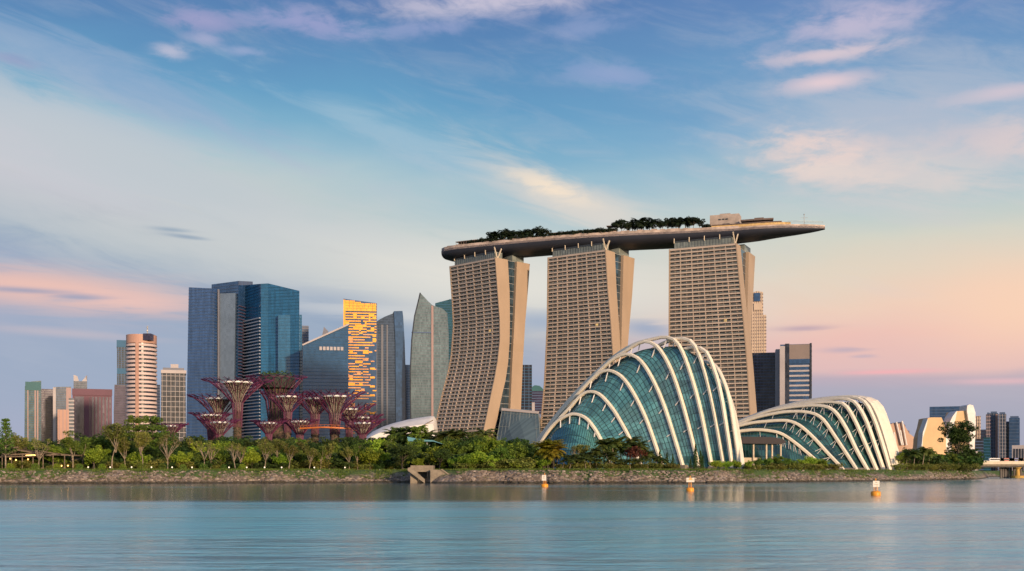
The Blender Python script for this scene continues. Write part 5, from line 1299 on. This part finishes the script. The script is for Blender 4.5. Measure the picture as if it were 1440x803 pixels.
# between the domes and beyond
for px, py in ((1052,646), (1066,642), (1080,640), (1092,636), (1098,644), (1108,640), (1118,646), (1130,642), (1140,636), (1150,640), (1158,644)): T(trng.choice(('bright','broad','broad')), px, py, trng.uniform(14, 24), 'front', .8)
for px in range(1050, 1172, 10): T('scrub', px+trng.uniform(-3,3), trng.uniform(650, 655), trng.uniform(14, 19), 'shrubs', 1.4)
for px, py in ((1268,628), (1280,624), (1290,627), (1300,622), (1312,626), (1320,634), (1336,632), (1362,640), (1374,642)): T(trng.choice(('dark','broad')), px, py, trng.uniform(26, 44), 'front', .9)
for px, py in ((1284,632), (1296,626), (1306,632), (1316,640), (1276,640)): T('palm', px, py, trng.uniform(18, 26), 'front')
for px in range(1268, 1372, 10): T('scrub', px+trng.uniform(-3,3), trng.uniform(648, 654), trng.uniform(14, 22), 'shrubs', 1.4)
D = bY(1347, 30); tree('casuarina', 1347, D, sc=(Z(596, D)-GZ)/19.5, row='front')
T('dark', 1366, 628, 34); T('dark', 1354, 622, 36)
# roof-garden palms on the deck
def roof_palm(px, off, h, kd=None):
    kd = kd or trng.choice(('roofpalm', 'rooftree')); a, _, _ = onDeck(s_of_px(px), off); v = trng.randrange(3); key = (kd, v)
    if key not in PROTO: PROTO[key] = proto_tree(kd, 100+v*3+hash_kind(kd))
    o = bpy.data.objects.new({'roofpalm': 'palm_tree', 'rooftree': 'tree'}.get(kd, 'shrub'), None); COL.objects.link(o); o.location = (a.x+C2.x, a.y+C2.y, a.z-.2); o.rotation_euler = (0,0,trng.uniform(0,6.28)); o.scale = (h/6.6, h/6.6, h/6.6) if kd == 'roofpalm' else (h/8, h/8, h/8) if kd == 'rooftree' else (h/5, h/5, h/5); o.empty_display_size = .5
    for nm, me in zip(('trunk','crown'), PROTO[key]):
        c_ = bpy.data.objects.new(nm, me); COL.objects.link(c_); c_.parent = o
    TREES.append((kd, px, 'roof', o, off))
for px in (672, 677, 683, 688, 693, 698, 704, 709, 714, 719, 724, 729, 734, 740, 746, 752, 758, 764): roof_palm(px+trng.uniform(-1.5,1.5), trng.uniform(4, 9), trng.uniform(11.5, 15)*(.72 if px < 684 else 1))
for px in (868, 874, 880, 889, 895, 901, 907, 913, 920, 926, 932, 938, 944, 950, 956, 963, 969, 975, 982): roof_palm(px+trng.uniform(-1.5,1.5), trng.uniform(4, 9), trng.uniform(13, 16.5))
for px in list(range(664, 770, 6))+list(range(772, 866, 6))+list(range(990, 1000, 5)): roof_palm(px+trng.uniform(-2,2), trng.uniform(2.5, 4.5), trng.uniform(6.0, 8.5) if px < 770 or px > 866 else trng.uniform(7.5, 9.5), 'roofshrub')
# labels that single each tree out: kind + what it stands below + its order there
ZONES = [(-100,34,'beside the pergola'), (34,100,'behind the pergola\'s right half'), (100,160,'below the maroon slab block'), (160,222,'below the round banded tower'), (222,264,'below the white grid tower'), (264,318,'below the left twin glass tower'),
         (318,362,'below the second tallest tree tower'), (362,428,'below the tallest tree tower'), (428,484,'below the slant-roofed block'), (484,532,'below the golden tower'), (532,574,'below the white shell roof'), (574,645,'above the concrete outlet'),
         (645,700,'below the curved hotel tower'), (700,757,'below the glass podium'), (757,800,'at the tall dome\'s low end'), (800,850,'before the tall dome\'s lowest ribs'), (850,930,'before the tall dome\'s middle ribs'), (930,1048,'before the tall dome\'s right ribs'),
         (1048,1110,'before the entrance canopy'), (1110,1180,'before the wide dome\'s left ribs'), (1180,1330,'right of the wide dome'), (1330,1345.5,'below the split museum petals'), (1345.5,1500,'by the bridge\'s left end')]
ORD = ['first','second','third','fourth','fifth','sixth','seventh','eighth','ninth','tenth','eleventh','twelfth','thirteenth','fourteenth','fifteenth','sixteenth','seventeenth','eighteenth','nineteenth','twentieth']+[f'{k}th' if k % 10 not in (1, 2, 3) else f'{k}'+{1: 'st', 2: 'nd', 3: 'rd'}[k % 10] for k in range(21, 80)]
buck = {}
for kind, px, row, o, D in TREES:
    if kind == 'casuarina':
        tag(o, 'tallest dark spreading tree on the far right bank before the museum', 'tree'); continue
    if row == 'roof': z = 'in the roof garden over the gap' if px < 800 else 'in the roof garden left of the plant house'; z = ('in the left rooftop grove' if px < 771 else 'along the roof pavilion' if px < 867 else 'in the right rooftop grove')
    else: z = next(n for a, b, n in ZONES if a <= px < b)
    pre = {'front': '', 'middle': 'mid-belt ', 'rear': 'rear ', 'shrubs': '', 'understorey': 'shaded ', 'roof': {'roofpalm': 'dark rooftop palm', 'rooftree': 'dark rounded rooftop tree'}.get(kind, 'low dark rooftop shrub')}[row]
    buck.setdefault((kind, row, z), []).append((px, o, pre))
for (kind, row, z), lst in buck.items():
    lst.sort(key=lambda q: q[0]); n = len(lst)
    for i, (px, o, pre) in enumerate(lst):
        d_ = pre if row == 'roof' else pre+DESC[kind]
        lab = f'{d_} {z}' if n == 1 else f'{d_} {z}, {ORD[i]} of {n} from left'
        tag(o, lab, CATS.get(kind, 'tree'), {'front': 'trees and shrubs along the bank', 'middle': 'trees in the middle of the belt', 'rear': 'trees at the back of the belt', 'shrubs': 'low shrubs at the foot of the trees', 'understorey': 'understorey shrubs inside the belt', 'roof': 'palms on the roof deck'}[row])

# ------------------------------------------------------------------ bank furniture: lamps, pergola, outlet
lampg = emis('lamp_globe', (1, .86, .62), .9)
lamps = [124, 155, 185, 213, 242, 270, 322, 347, 372, 396, 442, 485]
for i, px in enumerate(lamps):
    D = bY(px, 12.6); z = next(n for a, b, n in ZONES if a <= px < b)
    near = [q for q in lamps if next(n for a, b, n in ZONES if a <= q < b) == z]
    lab = f'low white globe lamp {z}' + ('' if len(near) == 1 else f', {ORD[near.index(px)]} of {len(near)}')
    o = thing('path_lamp', lab, 'lamp', (X(px, D), D, GZ), 0, 'globe lamps along the bank')
    mb = MB(); mb.tube([Vector((0,0,-.1)), Vector((0,0,.75))], .09, 6); mb.build('post', M['steel'], o)
    mb = MB(); mb.ball((0,0,1.02), .30,.30,.28, 10, 6); mb.build('globe', lampg, o, True)
Dg = bY(50, 30)
pg = thing('pergola', 'long wooden pergola with slatted sloping roofs and warm lights at the left edge', 'pergola', (X(50, Dg), Dg, GZ)); gx = X(50, Dg)
def gp(px, py, y=0): return Vector((X(px, Dg)-gx, y, Z(py, Dg)-GZ))
for (a, b, c_, d, th) in ((-14,634,28,629.5,.5), (8,640.5,62,637.5,.45), (30,633,78,641,.4), (55,639,110,640.5,.4), (-10,643,50,642,.35), (66,635,92,640,.3)):
    mb = MB()
    for k in range(9): mb.bar(gp(a, b, k*1.3-4), gp(c_, d, k*1.3-4), .35, th)
    for k in range(12): t = k/11; p = gp(lerp(a,c_,t), lerp(b,d,t), -4.3); mb.bar(p+Vector((0,0,th/2+.06)), p+Vector((0,11,th/2+.06)), .2, .12)
    mb.build('roof', M['wood'], pg)
for px in (-8, 9, 22, 37, 52, 66, 80, 96, 108):
    mb = MB(); mb.tube([gp(px, 661, -3.6), gp(px, 640, -3.6)], .2, 6); mb.build('post', M['wood'], pg)
mb = MB(); mb.span(gp(-14,0).x, gp(108,0).x, 8.2, 8.8, 0, 4.8); mb.build('back_wall', M['concrete_dark'], pg)
mb = MB()
for k in range(18): p = gp(-8+k*6.4, 655); mb.span(p.x-.7, p.x+.7, 1+k % 3, 2+k % 3, 0, .9+.5*(k % 2))
mb.build('furniture', M['wood'], pg)
warm = emis('warm_lamp', (1, .55, .16), 4.0)
mb = MB(); a, b = gp(35, 640.4, 1), gp(48, 639.8, 1); mb.bar(a, b, .5, .8); mb.build('light_strip', warm, pg)
for px, py in ((41,646), (28,651), (16,645), (88,655), (97,654.8), (24,647), (104,655.5)):
    mb = MB(); p = gp(px, py, -1); mb.ball(p, .3,.3,.3, 8, 5); mb.build('lamp', warm, pg)
# concrete outlet in the bank
Do = bY(606, -2.2)
ol = thing('drain_outlet', 'pale concrete drain outlet with sloping wing walls set into the bank', 'drain outlet', (X(606, Do), Do, 0)); ox = X(606, Do)
def op(px, py, y): return Vector((X(px, Do)-ox, y, Z(py, Do)))
mb = MB(); mb.span(op(576,0,0).x, op(608,0,0).x, 4.0, 14, Z(663.5,Do), Z(655.5,Do)+.3); mb.span(op(576,0,0).x, op(586,0,0).x, 3.0, 14, -.5, Z(663.5,Do)-.004); mb.span(op(605,0,0).x, op(608.5,0,0).x, 2.6, 14, -.5, Z(663.6,Do)-.004); mb.build('head_wall', M['concrete'], ol)
mb = MB(); q = [op(573,658,0), op(577,657,0), op(597,674,0), op(597,679.5,0), op(592,676,0), op(573,662,0)]; mb.extrude_y([(p.x, p.z) for p in q], 1.0, 2.4); mb.build('wing_wall', M['concrete'], ol)
mb = MB(); q = [op(605,679,0), op(605,660.5,0), op(620,660.5,0), op(638,673,0), op(640,677.5,0)]; mb.extrude_y([(p.x, p.z) for p in q], .8, 6); mb.build('apron_wall', M['concrete'], ol)
mb = MB(); q = [op(619,659.8,0), op(622,659.8,0), op(641,673,0), op(639,674,0)]; mb.extrude_y([(p.x, p.z) for p in q], .2, 2.0); mb.build('apron_coping', M['concrete'], ol)
mb = MB(); mb.span(op(586,0,0).x, op(605,0,0).x, 8, 8.5, -.5, Z(663,Do)); mb.build('opening_back', M['black'], ol)
mb = MB()
for px in (600.5, 603.5): mb.span(op(px,0,0).x-.25, op(px,0,0).x+.25, 3.5, 4, -.5, Z(664,Do))
mb.build('gate_posts', M['wood'], ol)

# ------------------------------------------------------------------ channel buoys
def buoy(label, px, pyw, pytop, hw_, kind):
    D = CAMZ*F/(pyw-HOR); u = D/F                    # metres per photo pixel here
    o = thing('channel_buoy', label, 'buoy', (X(px, D), D, 0), 0, 'orange channel buoys')
    r = hw_*u; H = (pyw-pytop)*u
    mb = MB(); mb.lathe([(r*.92, -.35), (r, -.05), (r, .45*r+.25), (r*.9, .5*r+.3), (r*.45, .5*r+.42)], 20); mb.build('float', M['orange'], o, True)
    zt2 = .5*r+.42
    mb = MB()
    for a in range(4): t_ = a*math.pi/2+.4; mb.tube([Vector((math.cos(t_)*r*.5, math.sin(t_)*r*.5, zt2-.1)), Vector((math.cos(t_)*r*.28, math.sin(t_)*r*.28, H*.97))], .045, 5)
    mb.tube([Vector((0,0,zt2)), Vector((0,0,H*1.08))], .05, 6); mb.build('mast_frame', M['orange'], o)
    if kind == 'square':
        w, z0, z1 = r*1.25, H*.52, H*.98
        mb = MB(); mb.span(-w/2-.2*r, w/2-.2*r, -r*.45, -r*.4, z0, z1); s_ = mb.build('sign_board', M['signwhite'], o)
        mb = MB(); cx_ = -.2*r; y_ = -r*.455
        mb.span(cx_-.05*w, cx_+.05*w, y_, y_+.01, lerp(z0,z1,.3), lerp(z0,z1,.75)); mb.span(cx_-.25*w, cx_+.25*w, y_, y_+.008, lerp(z0,z1,.72), lerp(z0,z1,.80)); mb.span(cx_-.25*w, cx_-.18*w, y_-.004, y_+.006, lerp(z0,z1,.3), lerp(z0,z1,.72)); mb.build('sign_marks', pm('faded_ink', (.45,.36,.28), .6), s_)
    elif kind == 'bar':
        w, z0, z1 = r*2.1, H*.66, H*.98
        mb = MB(); mb.span(-w/2, w/2, -r*.45, -r*.4, z0, z1); s_ = mb.build('sign_board', M['signwhite'], o)
        mb = MB(); mb.span(-w*.18, w*.22, -r*.465, -r*.455, lerp(z0,z1,.62), lerp(z0,z1,.9)); mb.span(-w*.45, w*.45, -r*.462, -r*.452, lerp(z0,z1,.46), lerp(z0,z1,.56)); mb.build('sign_marks', M['orange'], s_)
    else:
        w, z0, z1 = r*1.36, H*.56, H*.97
        mb = MB(); mb.span(-w/2, w/2, -r*.36, -r*.3, z0, z1); s_ = mb.build('sign_board', M['signwhite'], o)
        mb = MB(); mb.span(-w*.16, w*.16, -r*.375, -r*.365, lerp(z0,z1,.72), lerp(z0,z1,.80)); mb.span(-w*.34, w*.3, -r*.375, -r*.365, lerp(z0,z1,.38), lerp(z0,z1,.43)); mb.build('sign_marks', pm('ink_brown', (.30,.20,.12), .6), s_)
    mb = MB(); mb.lathe([(.12, H*1.0), (.14, H*1.06), (.10, H*1.12), (.02, H*1.14)], 10); mb.build('lantern', M['orange'], o)
buoy('orange buoy with a square white board, nearest the drain outlet', 766, 684.6, 667.8, 4.9, 'square')
buoy('orange buoy with a wide white and orange barred board before the tall dome', 970.5, 690.5, 671.5, 5.4, 'bar')
buoy('orange buoy with a tall white board before the wide dome', 1231.5, 696.8, 675.5, 6.7, 'tall')
D = CAMZ*F/(677.2-HOR)
o = thing('marker_float', 'tiny pale round float at the foot of the bank below the wide dome', 'float', (X(1178, D-2), D-2, 0)); mb = MB(); mb.ball((0,0,.35), .55,.55,.6, 12, 8); mb.build('ball', M['cream'], o, True); mb = MB(); mb.tube([Vector((0,0,.85)), Vector((0,0,1.5))], .05); mb.build('pin', M['steel'], o)

# ------------------------------------------------------------------ the bridge and its traffic
Dbr = 800
bgx = X(1440, Dbr)
br = thing('road_bridge', 'long low concrete road bridge on piers at the right edge', 'bridge', (bgx, Dbr, 0))
zt_, zb = Z(648.5, Dbr), Z(657, Dbr)
mb = MB(); mb.span(X(1374,Dbr)-bgx, X(1700,Dbr)-bgx, -7, 9, zb+1.0, zt_-1.0); mb.build('deck_girder', M['concrete'], br)
mb = MB(); mb.span(X(1374,Dbr)-bgx, X(1700,Dbr)-bgx, -7.6, -7.05, zt_-2.2, zt_); mb.build('parapet', M['cream'], br)
mb = MB(); mb.span(X(1374,Dbr)-bgx, X(1700,Dbr)-bgx, -5.5, 8, zb, zb+.95); mb.build('underside', M['concrete_dark'], br)
for px in (1409, 1412, 1415.5, 1419, 1423, 1427.5, 1437, 1460, 1500, 1540):
    mb = MB(); mb.span(X(px,Dbr)-bgx-.6, X(px,Dbr)-bgx+.6, 1, 2.4, -1, zb); mb.build('pile', M['concrete_dark'], br)
mb = MB(); mb.lathe([(4.4,-1), (4.4,1.6), (1.6,1.7), (1.3,6), (2.6,zb-.2), (2.6,zb)], 16, (X(1427.5,Dbr)-bgx, -4)); mb.build('pier', pm('pier_ochre', (.55,.32,.08), .8), br)
vr = random.Random(8)
vcol = [('red', (.45,.05,.04)), ('blue', (.06,.09,.35)), ('white', (.75,.72,.70)), ('silver', (.4,.4,.42)), ('maroon', (.22,.04,.05)), ('dark blue', (.03,.05,.14)), ('grey', (.2,.2,.22)), ('orange', (.6,.22,.05))]
vm = {n: pm('paint_'+n.replace(' ', '_'), c_, .35, var=.04) for n, c_ in vcol}
vlist = [(1383,'silver',0), (1390,'red',0), (1397,'white',1), (1406,'orange',0), (1411.5,'red',1), (1419,'grey',0), (1424,'blue',1), (1431,'dark blue',0), (1437,'maroon',1)]
for px, cn_, bus in vlist:
    L, H, Wd = (10.5, 3.1, 2.5) if bus else (4.6, 1.5, 1.8)
    o = thing('bus' if bus else 'car', f'{cn_} {"bus" if bus else "car"} on the bridge '+{1383:'nearest its left end',1390:'left of the white bus',1397:'above the left span',1406:'between the white and red buses',1411.5:'just right of the orange car',1419:'between the red and blue buses',1424:'above the ochre pier',1431:'between the blue and maroon buses',1437:'nearest the right edge'}[px], 'bus' if bus else 'car', (X(px,Dbr), Dbr-4.6, zt_-1.0), 0, 'vehicles crossing the bridge')
    mb = MB()
    if bus: mb.extrude_y([(-L/2,.45), (L/2,.45), (L/2,H*.8), (L/2-.35,H), (-L/2+.2,H), (-L/2,H*.85)], -Wd/2, Wd/2)
    else: mb.extrude_y([(-L/2,.35), (L/2,.35), (L/2,.8), (L/2-.9,.92), (L/2-1.7,H), (-L/2+.9,H), (-L/2+.2,.95), (-L/2,.85)], -Wd/2, Wd/2)
    mb.build('body', vm[cn_], o)
    mb = MB()
    if bus: mb.span(-L/2+.5, L/2-.3, -Wd/2-.03, Wd/2+.03, 1.6, 2.6)
    else: mb.extrude_y([(-L/2+.75,.96), (L/2-1.1,.96), (L/2-1.75,H-.1), (-L/2+1.05,H-.1)], -Wd/2-.02, Wd/2+.02)
    mb.build('windows', M['black'], o)
    for sx_ in (-L*.3, L*.3):
        for sy in (-1, 1): mb = MB(); mb.tube([Vector((sx_, sy*(Wd/2-.2), .4)), Vector((sx_, sy*(Wd/2+.02), .4))], .4, 10); mb.build('wheel', M['black'], o)
